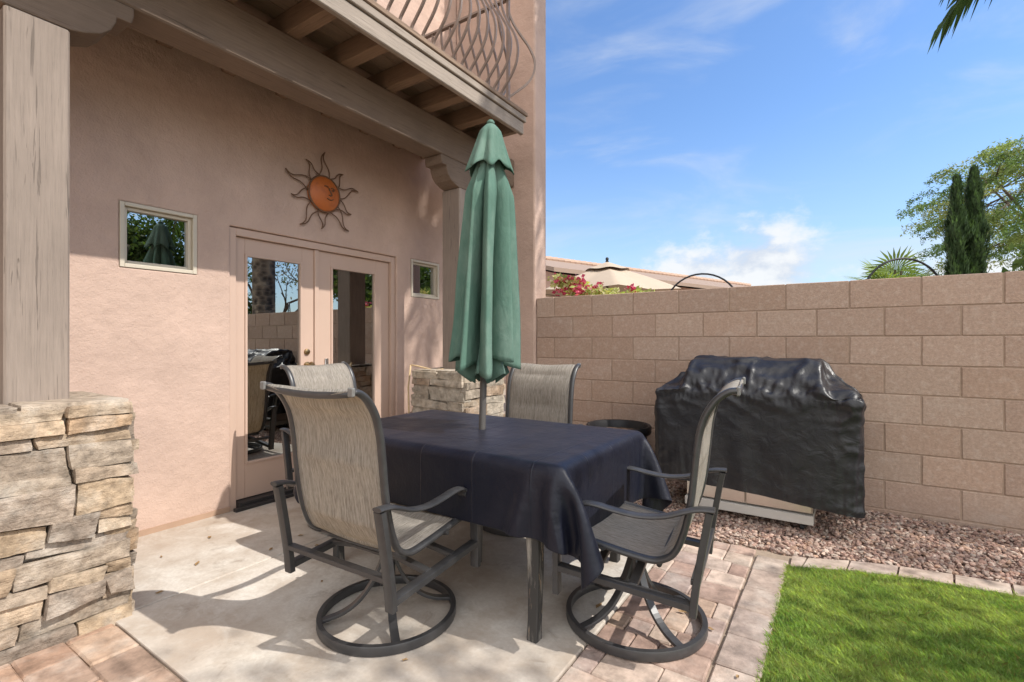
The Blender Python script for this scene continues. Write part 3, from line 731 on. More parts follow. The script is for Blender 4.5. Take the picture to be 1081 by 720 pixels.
def pillar(x0, x1, y0, y1, ht, label, fine, pal, seed):
    random.seed(seed)
    root = empty('stone_pillar', ((x0+x1)/2, (y0+y1)/2, 0), 0, label, 'stone pillar')
    cx, cy = (x0+x1)/2, (y0+y1)/2; hx, hy = (x1-x0)/2, (y1-y0)/2; ins = .034
    core = MB(); core.box((-hx+ins, -hy+ins, -.1), (hx-ins, hy-ins, ht-.03)); core.build('mortar_core', M['mortar'], root)
    m = MB(); n = 0
    for face, (rz, wide, dep) in enumerate(((0, hy, hx), (PI/2, hx, hy), (PI, hy, hx), (-PI/2, hx, hy))):
        z = -.02; res = fine if face in (0, 3) else .035
        while z < ht-.04:
            h = random.choice((.055, .07, .085, .10, .13)); 
            if ht-.015-z-h < .045: h = ht-.015-z
            y = -wide + (0 if n % 2 else random.uniform(0, .0)); tl = random.uniform(-.11, .03)*(1 if z > .05 and z < ht-.2 else 0)
            while y < wide-.02:
                L_ = random.uniform(.15, .44)
                if wide-(y+L_) < .09: L_ = wide-y
                sub = [(z, h)]
                if h > .085 and random.random() < .35: k = random.uniform(.4, .6); sub = [(z, h*k), (z+h*k, h*(1-k))]
                for zz, hh in sub:
                    n += 1; d = random.uniform(.045, .065); pr = random.uniform(-.014, .020)
                    loc = Vector((dep-d+pr+.012, y+L_/2, zz+hh/2)); loc.rotate(Matrix.Rotation(rz, 3, 'Z'))
                    stone(m, loc, (d, L_/2-.001, hh/2-.0005), rz, sc(random.choice(pal), random.uniform(.82, 1.15)), n+seed*10, res, tl+random.uniform(-.02, .02))
                y += L_
            z += h
    m.build('stonework', M['stone'], root, smooth_angle=38)
    m = MB(); k = 0
    for (a, b_, c_, d_) in ((-1,-.1,-1,.15),(-.1,1,-1,-.2),(-.1,1,-.2,1),(-1,-.1,.15,1)):
        k += 1; loc = Vector(((a+b_)/2*hx, (c_+d_)/2*hy, ht-.022))
        stone(m, loc, ((b_-a)/2*hx-.003, (d_-c_)/2*hy-.003, .022), 0, sc(random.choice(pal), 1.05), seed*7+k, .03, 0, .004)
    m.build('capstone', M['stone'], root, smooth_angle=38)
    return root
pillar(-3.26, -2.645, .29, .895, .965, 'grey and tan ledgestone pillar under the weathered post nearest the left edge', .013, SPAL, 3)
SP2 = [(.52,.44,.34),(.46,.36,.26),(.55,.48,.39),(.42,.31,.22),(.5,.42,.33)]
pillar(-3.22, -2.63, 3.226, 3.81, .965, 'sunlit cream ledgestone pillar in the corner behind the green umbrella', .02, SP2, 5)
random.seed(21)

# stalk and pole by the corner pillar
m = MB(); m.tube([(-3.285,3.26,1.0),(-3.24,3.3,.99),(-3.10,3.36,.955),(-2.98,3.36,.965)], .008, 6); m.tube([(-3.285,3.26,1.0),(-3.27,3.215,.8),(-3.25,3.205,.5),(-3.24,3.2,.0)], .008, 6)
tag(m.build('dry_stalk', M['stake'], smooth=True), 'bent dry stalk propped against the corner stone pillar', 'stalk')
m = MB(); m.tube([(-2.60,4.00,.97),(-2.36,4.05,.02)], .012, 8); tag(m.build('garden_pole', M['pole_white'], smooth=True), 'pale thin pole leaning against the corner pillar beside the far chair', 'pole')

# ------------------------------------------------------------------ metal sun on the wall
sun = empty('sun_ornament', (WX+.02, 2.583, 2.457), 0, 'orange metal sun face ornament with wavy rays hung above the french doors', 'wall ornament')
m = MB(); m.lathe([(.150,-.012),(.150,.004),(.142,.012),(.12,.026),(.08,.040),(.04,.047),(0,.049)], 40)
m.v = [(z, x, y_) for x, y_, z in m.v]; disc = m.build('disc', M['sun_face'], sun, smooth=True)
m = MB(); m.tube([(.01, .149*math.cos(a), .149*math.sin(a)) for a in [2*PI*k/48 for k in range(48)]], .008, 6, True, up=(1,0,0)); m.build('rim', M['sun_ray'], disc, smooth=True)
def relief(p): 
    y, z = p; r = math.hypot(y, z); return (.048-.9*r*r*1.6+.006, y, z)
m = MB()
m.tube([relief(p) for p in ((.012,.045),(.018,.03),(.036,.005),(.042,-.008),(.026,-.016),(.012,-.012))], .006, 6, up=(1,0,0))
m.tube([relief(p) for p in ((.035,.05),(.055,.055),(.075,.045))], .004, 6, up=(1,0,0)); m.tube([relief(p) for p in ((.042,.035),(.055,.04),(.07,.032),(.056,.027),(.043,.033))], .0035, 6, up=(1,0,0))
m.tube([relief(p) for p in ((-.03,.055),(-.01,.06),(.008,.05))], .004, 6, up=(1,0,0)); m.tube([relief(p) for p in ((-.005,-.042),(.02,-.05),(.045,-.048),(.06,-.036))], .004, 6, up=(1,0,0))
m.build('face', M['sun_ray'], disc, smooth=True)
for ang, ln in ((162,.368),(124,.296),(90,.355),(50,.288),(18,.365),(-23,.296),(-48,.363),(-94,.296),(-126,.371),(-166,.307)):
    a = math.radians(ang); u = Vector((0, math.cos(a), math.sin(a))); v = Vector((0, -math.sin(a), math.cos(a))); sgn = 1 if int(ang) % 4 < 2 else -1
    big = ln > .33; wv = .022 if big else .016; hw0 = .05; m = MB()
    for sd in (-1, 1):
        P = []
        for k in range(15):
            t = k/14; r = .145+(ln-.145)*t; lat = sd*hw0*(1-t)**.8*(.75+.25*math.cos(PI*t)) + sgn*wv*math.sin(2*PI*t*1.05)*(.35+.65*t)
            P.append(Vector((.004, 0, 0))+u*r+v*lat)
        m.tube(P, .005, 5, up=(1,0,0))
    m.build('ray', M['sun_ray'], sun, smooth=True)

# ------------------------------------------------------------------ cloth solver
def colour_edges(E, nv):
    groups = []; used = []
    for e in E:
        for gi, g_ in enumerate(used):
            if e[0] not in g_ and e[1] not in g_: g_.add(e[0]); g_.add(e[1]); groups[gi].append(e); break
        else: used.append({e[0], e[1]}); groups.append([e])
    return [np.array(g_) for g_ in groups]
def pbd(P, E, rest, stiff, collide, steps, iters=8, dt=.02, damp=.96, grav=1.6):
    P = P.copy(); V = np.zeros_like(P); E = [tuple(e) for e in E]; d = {e: (r, k) for e, r, k in zip(E, rest, stiff)}
    G = [(g_[:, 0], g_[:, 1], np.array([d[tuple(e)][0] for e in g_]), np.array([d[tuple(e)][1] for e in g_])) for g_ in colour_edges(E, len(P))]
    for s in range(steps):
        V[:, 2] -= grav*dt; V *= damp; Q = P+V*dt
        for it in range(iters):
            for a, b_, r, k in G:
                dv = Q[b_]-Q[a]; ln = np.linalg.norm(dv, axis=1)+1e-9; c_ = (k*.5*(ln-r)/ln)[:, None]*dv; Q[a] += c_; Q[b_] -= c_
            Q = collide(Q)
        V = (Q-P)/dt; sp = np.linalg.norm(V, axis=1, keepdims=True); V = np.where(sp > 1.5, V*1.5/np.maximum(sp, 1e-9), V); P = Q
    return P
def boxes_collider(boxes, eps=.006, mu=.5):
    def f(Q):
        for lo, hi in boxes:
            lo_, hi_ = np.array(lo)-eps, np.array(hi)+eps
            ins_ = np.all((Q > lo_) & (Q < hi_), axis=1)
            if not ins_.any(): continue
            q = Q[ins_]; d_ = np.concatenate([q-lo_, hi_-q], axis=1); d_[:, 2] = 9; k = d_.argmin(axis=1); r = np.arange(len(q))
            for ax in range(3):
                s_ = k == ax; q[s_, ax] = lo_[ax]; s_ = k == ax+3; q[s_, ax] = hi_[ax]
            Q[ins_] = q
        return Q
    return f

# ------------------------------------------------------------------ table, cloth, umbrella
TX0, TX1, TY0, TY1, TZ = -2.44, -.892, 1.69, 2.64, .725
tx, ty = (TX0+TX1)/2, (TY0+TY1)/2; hx, hy = (TX1-TX0)/2, (TY1-TY0)/2
table = empty('patio_table', (tx, ty, 0), 0, 'rectangular patio table with chipped wooden legs under the navy cloth', 'table')
m = MB(); m.bbox((-hx+.022, -hy+.022, TZ-.04), (hx-.022, hy-.022, TZ-.006), .006); m.build('tabletop', M['leg'], table)
m = MB()
for s in (-1, 1): m.box((-hx+.08, s*(hy-.07)-.012, TZ-.12), (hx-.08, s*(hy-.07)+.012, TZ-.042)); m.box((s*(hx-.07)-.012, -hy+.09, TZ-.12), (s*(hx-.07)+.012, hy-.09, TZ-.042))
m.build('apron', M['leg'], table)
for sx in (-1, 1):
    for sy in (-1, 1):
        m = MB(); cx, cy = sx*(hx-.16), sy*(hy-.04); P = []
        for k in range(9):
            t = k/8; z = (TZ-.043)*(1-t); P.append((cx+sx*.012*math.sin(t*PI)*1+sx*.012*t, cy, z))
        q = .031; b_ = .006
        m.sweep(P, [(-q,-q+b_),(-q+b_,-q),(q-b_,-q),(q,-q+b_),(q,q-b_),(q-b_,q),(-q+b_,q),(-q,q-b_)], up=(0,1,0), scale=[1.0,1.04,1.02,.95,.88,.82,.76,.74,.78]); m.build('leg', M['leg'], table, smooth_angle=30)

def tablecloth():
    hd = .29; nx, ny = 76, 56; X = np.linspace(-hx-hd-.02, hx+hd+.05, nx); Y = np.linspace(-hy-hd, hy+hd, ny)
    gx, gy = np.meshgrid(X, Y, indexing='ij'); P = np.stack([gx, gy, np.full_like(gx, TZ+.012)], -1).reshape(-1, 3)
    P[:, 2] += .004*np.sin(gx.ravel()*9)*np.sin(gy.ravel()*7)
    idn = lambda i, j: i*ny+j
    E, R, K = [], [], []
    def e(a, b_, k):
        E.append((a, b_)); R.append(np.linalg.norm((P[a]-P[b_])[:2])); K.append(k)
    for i in range(nx):
        for j in range(ny):
            if i+1 < nx: e(idn(i,j), idn(i+1,j), 1)
            if j+1 < ny: e(idn(i,j), idn(i,j+1), 1)
            if i+1 < nx and j+1 < ny: e(idn(i,j), idn(i+1,j+1), .5); e(idn(i+1,j), idn(i,j+1), .5)
            if i+2 < nx: e(idn(i,j), idn(i+2,j), .12)
            if j+2 < ny: e(idn(i,j), idn(i,j+2), .12)
    base = boxes_collider([((-hx, -hy, -.5), (hx, hy, TZ))], .006)
    def col(Q):
        top_ = (np.abs(Q[:, 0]) < hx) & (np.abs(Q[:, 1]) < hy) & (Q[:, 2] > TZ-.05) & (Q[:, 2] < TZ+.006)
        Q[top_, 2] = TZ+.006
        return base(Q)
    # loose friction: pin the middle of the top
    mid = (np.abs(P[:, 0]) < hx*.93) & (np.abs(P[:, 1]) < hy*.9); P0 = P[mid].copy()
    P0[:, 2] = TZ+.007
    def col2(Q): Q = col(Q); Q[mid] = P0; lim = hy+.045+2.0*np.maximum(0, Q[:, 2]-(TZ-.17)); Q[:, 1] = np.clip(Q[:, 1], -lim, lim); return Q
    S = pbd(P, E, np.array(R), np.array(K), col2, 170, 10)
    F = [(idn(i,j), idn(i+1,j), idn(i+1,j+1), idn(i,j+1)) for i in range(nx-1) for j in range(ny-1)]
    o = mesh_obj('tablecloth', S.tolist(), F, M['navy'], None, None, True, sub=1, solid=.0022); o.location = (tx, ty, 0)
    tag(o, 'dark navy tablecloth with fold creases draped over the patio table', 'tablecloth')
tablecloth()

umb = empty('patio_umbrella', (tx+.005, ty-.0, 0), 0, 'closed dark green patio umbrella standing through the middle of the table', 'umbrella')
umb.rotation_euler = (-.017, .022, 0)
m = MB(); m.tube([(0,0,0),(0,0,2.36)], .019, 14); m.build('pole', mat_simple('umbrella_pole', (.10, .092, .085), .45, .4, 0, .2, 20), umb, smooth_angle=40)
def canopy():
    m = MB(); nt_, nz = 224, 44; ribs = 8
    zt = 2.30; vs = []
    for k in range(nz+1):
        t = k/nz
        for i in range(nt_):
            th = 2*PI*i/nt_; lob = th*ribs/(2*PI); li = int(lob) % ribs; fr_ = lob-int(lob)
            rr = [1.0,.93,1.05,.9,1.0,1.08,.92,.98][li]; zb = [1.10,1.13,1.05,1.11,1.07,1.04,1.12,1.08][li]
            z = zt+(zb-zt)*t
            R = (.03+.085*min(1, t*4.5)+.112*t**.95)*rr
            pk = .28+.10*math.sin(li*2.3); f_ = fr_/pk if fr_ < pk else (1-fr_)/(1-pk)
            fold = .20+.80*(f_*(1.25-.25*f_))**.85
            depth = min(1, .25+1.3*t)
            r = R*(1-depth*(1-fold))
            r += .004*math.sin(th*23+t*5)*t + .010*math.sin(fr_*PI*3+li*1.7+t*2.5)*t + .012*noise.noise(Vector((math.cos(th)*2.2, math.sin(th)*2.2, z*2.6)))*t
            sw = .38*(r/R-.5)*(1+.3*math.sin(li*2.1))+.10*t*math.sin(li*1.7)
            z += (.022*(1-f_)**1.3)*t**8 - .012*math.sin(PI*fr_*2)*t**6
            vs.append((r*math.cos(th+sw+1.1), r*math.sin(th+sw+1.1), z))
    fs = [(k*nt_+i, k*nt_+(i+1) % nt_, (k+1)*nt_+(i+1) % nt_, (k+1)*nt_+i) for k in range(nz) for i in range(nt_)]
    m.add(vs, fs); c_ = m.build('canopy', M['green'], umb, smooth=True, solid=.003, fixn=False)
    m = MB(); vs = []; nz = 16; nt2 = 160
    for k in range(nz+1):
        t = k/nz
        for i in range(nt2):
            th = 2*PI*i/nt2; R = .008+.040*min(1, t*5)**.7+.070*t**1.15
            wv = (math.cos(8*th+.6)*.16+.09*math.cos(5*th+2)+.05*math.cos(13*th))*t**1.3; r = R*(1+wv); z = 2.425-.255*t**1.05-.02*math.cos(8*th+.6)*t**5
            vs.append((r*math.cos(th), r*math.sin(th), z))
    m.add(vs, [(k*nt2+i, k*nt2+(i+1) % nt2, (k+1)*nt2+(i+1) % nt2, (k+1)*nt2+i) for k in range(nz) for i in range(nt2)])
    m.build('vent_flap', M['green'], umb, smooth=True, solid=.003, fixn=False)
    m = MB(); m.lathe([(0,2.445),(.014,2.442),(.022,2.432),(.022,2.42),(0,2.415)], 14); m.build('finial', M['green'], umb, smooth=True)
    # inner hanging folds of fabric and the rib ends
    m = MB()
    for k in range(8):
        a = 2*PI*k/8+.5; m.tube([(.03*math.cos(a), .03*math.sin(a), 2.2), (.06*math.cos(a), .06*math.sin(a), 1.10)], .006, 6)
    m.build('ribs', M['metal'], umb)
    m = MB(); vs = []; nt3 = 96
    for k in range(9):
        t = k/8
        for i in range(nt3):
            th = 2*PI*i/nt3; r = (.035+.075*t)*(1+.38*t*math.sin(6*th+1.0+t)); vs.append((r*math.cos(th), r*math.sin(th), 1.35-.33*t+.03*math.sin(6*th+2)*t))
    m.add(vs, [(k*nt3+i, k*nt3+(i+1) % nt3, (k+1)*nt3+(i+1) % nt3, (k+1)*nt3+i) for k in range(8) for i in range(nt3)]); m.build('inner_folds', M['green'], c_, smooth=True, solid=.003, fixn=False)
canopy()

# ------------------------------------------------------------------ swivel chairs
BACK = [(-.165,.395),(-.205,.425),(-.235,.49),(-.258,.58),(-.272,.68),(-.282,.78),(-.294,.87),(-.315,.945),(-.352,1.005),(-.392,1.036),(-.420,1.042)]
SEAT = [(-.165,.395),(-.12,.385),(-.04,.392),(.06,.406),(.15,.42),(.215,.427),(.262,.418),(.285,.396)]
def ell(a, b_, n=10): return [(a*math.cos(2*PI*k/n), b_*math.sin(2*PI*k/n)) for k in range(n)]
def make_chair():
    r = empty('swivel_chair', (0,0,0), 0); r['category'] = 'patio chair'
    def sling(name, prof, seams, amp, concave):
        P = smoothpath([(0, y, z) for y, z in prof], 6); n = len(P); m_ = 22; vs = []
        for i, p in enumerate(P):
            t = (P[min(i+1,n-1)]-P[max(i-1,0)]).normalized(); nrm = Vector((0, -t.z, t.y))
            if name == 'back_sling': nrm = -nrm
            if nrm.z < 0 and name == 'seat_sling': nrm = -nrm
            s = i/(n-1); pil = 0
            for a, b_ in zip(seams[:-1], seams[1:]):
                if a <= s <= b_: pil = math.sin(PI*(s-a)/(b_-a))**.5 if b_ > a else 0
            for k in range(m_+1):
                u = 2*k/m_-1; e = 1-u**4
                q = Vector((u*.248, p.y, p.z))+nrm*(amp*pil*e-concave*(1-u*u))
                if name == 'back_sling': q.z -= .016*(1-u*u)*s**6
                vs.append(q)
        fs = [(i*(m_+1)+k, i*(m_+1)+k+1, (i+1)*(m_+1)+k+1, (i+1)*(m_+1)+k) for i in range(n-1) for k in range(m_)]
        mb = MB(); mb.add(vs, fs); return mb.build(name, M['sling'], r, smooth=True, solid=.012, fixn=False)
    sling('seat_sling', SEAT, [0, .06, .5, .94, 1], .008, .016)
    sling('back_sling', BACK, [0, .22, .47, .74, .97, 1], .017, .010)
    full = [(y, z) for y, z in BACK[::-1]]+SEAT[1:]
    for s in (-1, 1):
        m = MB(); m.sweep(smoothpath([(s*.258, y, z) for y, z in full], 6), ell(.013, .019), up=(1,0,0)); sr = m.build('side_rail', M['metal'], r, smooth=True)
        m = MB(); m.bbox((s*.258-.015, -.432, 1.025), (s*.258+.015, -.418, 1.058), .004); m.build('end_cap', M['endcap'], sr)
    for nm, (y, z), w_ in (('top_rail', (-.412, 1.036), .245), ('front_rail', (.285, .394), .245), ('cross_rail', (-.15, .372), .25)):
        m = MB(); m.sweep([(x, y-(0.006*(1-(x/.25)**2) if nm == 'top_rail' else 0), z-(.016*(1-(x/.25)**2) if nm == 'top_rail' else 0)) for x in np.linspace(-w_, w_, 9)], ell(.011, .014), up=(0,0,1)); m.build(nm, M['metal'], r, smooth=True)
    for s in (-1, 1):
        x = s*.30; m = MB()
        sq = [(-.011,-.021),(.011,-.021),(.013,-.017),(.013,.017),(.011,.021),(-.011,.021),(-.013,.017),(-.013,-.017)]
        m.sweep(smoothpath([(x, y, z) for y, z in ((-.335,.612),(-.318,.52),(-.298,.40),(-.285,.31),(-.278,.232))], 4), sq, up=(1,0,0))
        m.sweep(smoothpath([(x-s*.001, y, z) for y, z in ((.145,.556),(.19,.525),(.225,.47),(.243,.40),(.247,.30),(.247,.195))], 4), sq, up=(1,0,0))
        m.sweep([(x-s*.002, -.268, .262), (x-s*.002, .238, .302)], sq, up=(1,0,0))
        m.sweep([(x-s*.012, .06, .405), (s*.262, .06, .400)], ell(.010, .010))
        af = m.build('arm_frame', M['metal'], r, smooth_angle=35)
        m = MB(); ar = [(-.012,-.008),(.012,-.008),(.021,-.004),(.023,.0),(.021,.005),(.012,.009),(-.012,.009),(-.021,.005),(-.023,0),(-.021,-.004)]
        m.sweep(smoothpath([(x+s*.004, y, z) for y, z in ((-.352,.622),(-.30,.618),(-.25,.602),(-.18,.575),(-.09,.562),(0,.568),(.08,.579),(.13,.576),(.162,.556),(.172,.540))], 4), ar)
        m.build('armrest', M['metal'], af, smooth_angle=40)
    for nm, pts in (('cross_bar', [(-.29,-.285,.345),(.29,-.285,.345)]), ('cross_bar', [(-.288,-.06,.285),(-.12,-.06,.31),(.12,-.06,.31),(.288,-.06,.285)]), ('cross_bar', [(-.288,.10,.296),(-.12,.10,.315),(.12,.10,.315),(.288,.10,.296)])):
        m = MB(); m.sweep(pts, [(-.017,-.010),(.017,-.010),(.017,.010),(-.017,.010)]); m.build(nm, M['metal'], r, bevel=.003)
    m = MB(); m.bbox((-.11, -.12, .322), (.11, .15, .338), .004); m.bbox((-.10, -.10, .338), (-.085, .12, .368), .003); m.bbox((.085, -.10, .338), (.10, .12, .368), .003); m.build('swivel_plate', M['metal'], r)
    m = MB(); m.lathe([(0,.322),(.045,.322),(.045,.30),(.03,.29),(.03,.18),(.024,.17),(0,.17)], 18); m.build('swivel_hub', M['metal'], r, smooth_angle=40)
    m = MB(); R_ = .288; m.sweep([(R_*math.cos(2*PI*k/64), R_*math.sin(2*PI*k/64), .021) for k in range(64)], [(-.010,-.019),(.010,-.019),(.012,-.014),(.012,.014),(.010,.019),(-.010,.019),(-.012,.014),(-.012,-.014)], closed=True); m.build('base_ring', M['metal'], r, smooth_angle=40)
    for k in range(4):
        a = PI/4+PI/2*k+.12; m = MB(); P = smoothpath([(q*math.cos(a), q*math.sin(a), z) for q, z in ((.02,.27),(.04,.22),(.075,.15),(.13,.085),(.20,.045),(.283,.028))], 4)
        m.sweep(P, [(-.017,-.007),(.017,-.007),(.017,.007),(-.017,.007)], up=(0,0,1)); m.build('spoke', M['metal'], r, bevel=.002)
    return r
c1 = make_chair()
def place(o, x, y, rz, label):
    o.location = (x, y, .001); o.rotation_euler = (0, 0, rz); o['label'] = label; o['group'] = 'swivel chairs around the patio table'
place(c1, -1.672, 1.522, math.radians(2), 'sling swivel chair at the near side of the table with its back to the viewer')
for x, y, rz, lb in ((-.748, 2.10, math.radians(96.5), 'sling swivel chair standing on the pavers at the lawn end of the table'),
                     (-2.80, 2.235, math.radians(-88), 'sling swivel chair at the door end of the table behind another chair'),
                     (-1.82, 2.82, math.radians(182), 'sling swivel chair on the far side of the table in front of the block wall')):
    place(copy_tree(c1), x, y, rz, lb)

# ------------------------------------------------------------------ grill under its cover
grill = empty('grill', (-.52, 3.87, 0), 0, 'stainless grill on casters with only its lower cabinet showing under the cover', 'grill')
m = MB(); m.box((-.40, -.2, .114), (.38, .22, .80)); m.build('cabinet', M['steel'], grill, bevel=.004)
for a, b_ in ((-.395, -.012), (-.006, .377)):
    m = MB(); m.bbox((a, -.222, .122), (b_, -.202, .62), .004); d_ = m.build('cabinet_door', M['steel'], grill)
    m = MB(); m.tube([(a+.06, -.228, .55), (b_-.06, -.228, .55)], .006, 8); m.build('door_handle', M['silver'], d_, smooth=True)
m = MB(); m.bbox((-.405, -.235, .052), (.385, .22, .112), .004); m.build('bottom_rail', M['grey_enamel'], grill)
for x in (-.34, .32):
    for y in (-.15, .17):
        m = MB(); m.tube([(x-.012, y, .014), (x+.012, y, .014)], .026, 14); m.box((x-.018, y-.012, .02), (x+.018, y+.012, .0515)); m.build('caster', M['black'], grill)
m = MB(); m.bbox((-.55, -.20, .82), (.54, .22, .865), .01); m.build('side_shelf', M['steel'], grill)
m = MB(); m.prism([(-.16,.867),(-.16,.93),(-.10,1.0),(-.02,1.055),(.20,1.055),(.22,.867)], 0, -.36, .34); m.build('lid', M['steel'], grill, bevel=.01)
def grill_cover():
    a, b_ = .62, .27; zb = .262
    nu, nv = 84, 38
    us = np.linspace(-a, a, nu+1); vs_ = np.linspace(-b_, b_, nv+1)
    def top(x, y):
        sx = np.clip((.57-abs(x))/.19, 0, 1); sx = sx*sx*(3-2*sx)
        sy = np.clip((y+b_+.02)/.17, 0, 1); sy = sy*sy*(3-2*sy)
        return .905+.20*sx*sy+.015*x
    idx = {}; P = []
    def add(x, y, z): P.append((x, y, z)); return len(P)-1
    for i, x in enumerate(us):
        for j, y in enumerate(vs_): idx[('t', i, j)] = add(x, y, top(x, y)+.02)
    ring = [(i, 0) for i in range(nu)]+[(nu, j) for j in range(nv)]+[(i, nv) for i in range(nu, 0, -1)]+[(0, j) for j in range(nv, 0, -1)]
    nr = len(ring); nzs = 40
    def rid(k, l):
        if l == 0: return idx[('t',)+ring[k % nr]]
        return idx[('s', k % nr, l)]
    for k, (i, j) in enumerate(ring):
        x, y = us[i], vs_[j]; zt = top(x, y)+.02
        for l in range(1, nzs+1):
            t = l/nzs; idx[('s', k, l)] = add(x*(1+.035*t), y*(1+.05*t), zt+(zb-.05*max(0, x)/a+.02*max(0, -x)/a-zt)*t)
    F = [(idx[('t',i,j)], idx[('t',i+1,j)], idx[('t',i+1,j+1)], idx[('t',i,j+1)]) for i in range(nu) for j in range(nv)]
    F += [(rid(k,l), rid(k,l+1), rid(k+1,l+1), rid(k+1,l)) for k in range(nr) for l in range(nzs)]
    P = np.array(P); E = {}
    for f in F:
        for q in range(4):
            e = tuple(sorted((f[q], f[(q+1) % 4]))); E.setdefault(e, 1.0)
        E.setdefault(tuple(sorted((f[0], f[2]))), .6); E.setdefault(tuple(sorted((f[1], f[3]))), .6)
    El = list(E); slack = np.array([1.0]*len(El))
    mid = np.array([(P[a_]+P[b2])/2 for a_, b2 in El])
    # loose, oversized top; snug skirt with a little extra near the corners
    slack += np.where(mid[:, 2] > .84, .10, .004)
    rest = np.array([np.linalg.norm(P[a_]-P[b2]) for a_, b2 in El])*slack
    P0 = P.copy()
    for i in range(len(P)): 
        s = Vector(P[i])*5.5; P0[i] += .012*np.array(noise.noise_vector(s))
        if P0[i][2] > .85: P0[i][2] += .02
    pin = np.array([idx[('s', k, 3)] for k in range(nr)]); PP = P[pin].copy(); PP[:, 2] = np.minimum(PP[:, 2], .865)
    boxes = [((-.585,-.235,-.5), (.575,.245,.885)), ((-.41,-.06,.8), (.40,.245,1.085)), ((-.41,-.20,.8), (.40,-.03,.965)), ((-.41,-.14,.8), (.40,-.03,1.03))]
    bc = boxes_collider(boxes, .006)
    def col(Q):
        for lo, hi in boxes:
            tp = (Q[:,0] > lo[0]) & (Q[:,0] < hi[0]) & (Q[:,1] > lo[1]) & (Q[:,1] < hi[1]) & (Q[:,2] < hi[2]+.006) & (Q[:,2] > hi[2]-.07)
            Q[tp, 2] = hi[2]+.006
        Q = bc(Q); Q[:, 2] = np.maximum(Q[:, 2], .03); Q[:, 1] = np.minimum(Q[:, 1], .36); Q[pin] = PP; return Q
    S = pbd(P0, El, rest, np.array([E[e] for e in El]), col, 60, 10, .018, .93)
    # loose vinyl: sharp crumpled folds over the hood and down the corners
    nrm = np.zeros_like(S); Fa = np.array(F); fn = np.cross(S[Fa[:,2]]-S[Fa[:,0]], S[Fa[:,3]]-S[Fa[:,1]])
    for q in range(4): np.add.at(nrm, Fa[:,q], fn)
    nrm /= np.linalg.norm(nrm, axis=1, keepdims=True)+1e-9
    if nrm[idx[('t', nu//2, nv//2)]][2] < 0: nrm = -nrm
    for i in range(len(S)):
        p = Vector(S[i]); wv = noise.noise_vector(p*2.2); q = Vector((p.x*3.2+wv.x*.9, p.y*4+wv.y*.9, p.z*6.5+p.x*1.8+wv.z*.9))
        r1 = 1-abs(noise.noise(q))*2; q2 = Vector((p.x*4.5+wv.y*1.6, p.y*7, p.z*14-p.x*3+wv.x)); r2 = 1-abs(noise.noise(q2))*2
        t_ = min(1, max(0, (p.z-.70)/.2)); cr = min(1, max(0, (abs(p.x)-.42)/.12)); k_ = .10+.95*t_+.45*cr
        vf = math.sin(p.x*19+2.5*math.sin(p.x*5+1)+p.z*1.5)*min(1, max(0, (.72-p.z)/.4))*.007
        S[i] += nrm[i]*vf+nrm[i]*k_*(.018*max(0, r1)**4+.013*max(0, r2)**4-.003)
    o = mesh_obj('grill_cover', S.tolist(), F, M['vinyl_black'], None, None, True, sub=1); o.location = (-.505, 3.87, 0)
    tag(o, 'wrinkled black vinyl cover draped over the grill by the block wall', 'grill cover')
    o.modifiers['u'].levels = 1
grill_cover()

# planter
pot = empty('planter', (-1.56, 3.98, -.02), 0, 'round black plastic planter standing on gravel behind the table', 'planter')
m = MB(); m.lathe([(0,0),(.19,0),(.20,.02),(.235,.46),(.262,.465),(.27,.48),(.27,.525),(.262,.535),(.245,.53),(.235,.50),(.228,.46)], 40); m.build('tub', M['pot'], pot, smooth_angle=40)
m = MB(); vs = [(0,0,.475)]+[(.229*math.cos(a)*r, .229*math.sin(a)*r, .47+.015*noise.noise(Vector((math.cos(a)*r*4, math.sin(a)*r*4, 1)))) for r in (.35,.7,1) for a in [2*PI*k/24 for k in range(24)]]
fs = [(0, 1+k, 1+(k+1) % 24) for k in range(24)]+[(1+q*24+k, 1+(q+1)*24+k, 1+(q+1)*24+(k+1) % 24, 1+q*24+(k+1) % 24) for q in range(2) for k in range(24)]
m.add(vs, fs); m.build('soil', M['soil'], pot, smooth=True)

# ------------------------------------------------------------------ foliage helpers
def leaf_quads(pts, size, cols, droop=.2, aspect=.45):
    n = len(pts); s = size*rng.uniform(.6, 1.3, n); a = rng.uniform(0, 2*PI, n); el = rng.normal(-droop, .55, n)
    d_ = np.stack([np.cos(a)*np.cos(el), np.sin(a)*np.cos(el), np.sin(el)], 1); r = rng.normal(size=(n, 3)); sd = np.cross(d_, r); sd /= np.linalg.norm(sd, axis=1, keepdims=True)
    p = np.asarray(pts); S = s[:, None]
    Q = np.stack([p, p+d_*S*.45+sd*S*aspect*.5, p+d_*S, p+d_*S*.45-sd*S*aspect*.5], 1)
    return Q, cols

def branches(m, start, direction, length, rad, depth, tips, spread=.55, up=.12):
    P = [Vector(start)]; d_ = Vector(direction).normalized(); n = 5
    for k in range(n):
        d_ = (d_+Vector((random.gauss(0,.13), random.gauss(0,.13), random.gauss(0,.08)+up*.3))).normalized(); P.append(P[-1]+d_*length/n)
    m.tube(P, rad, 6 if depth > 1 else 5, scale=[1-.45*k/n for k in range(n+1)])
    tips.extend([(p, depth) for p in P[2:]])
    if depth > 0:
        for k in range(random.choice((2, 3, 3))):
            nd = (d_+Vector((random.gauss(0, spread), random.gauss(0, spread), random.gauss(0, spread*.6)+up))).normalized()
            branches(m, P[random.choice((3, 4, 5))], nd, length*random.uniform(.6, .85), rad*.55, depth-1, tips, spread, up)

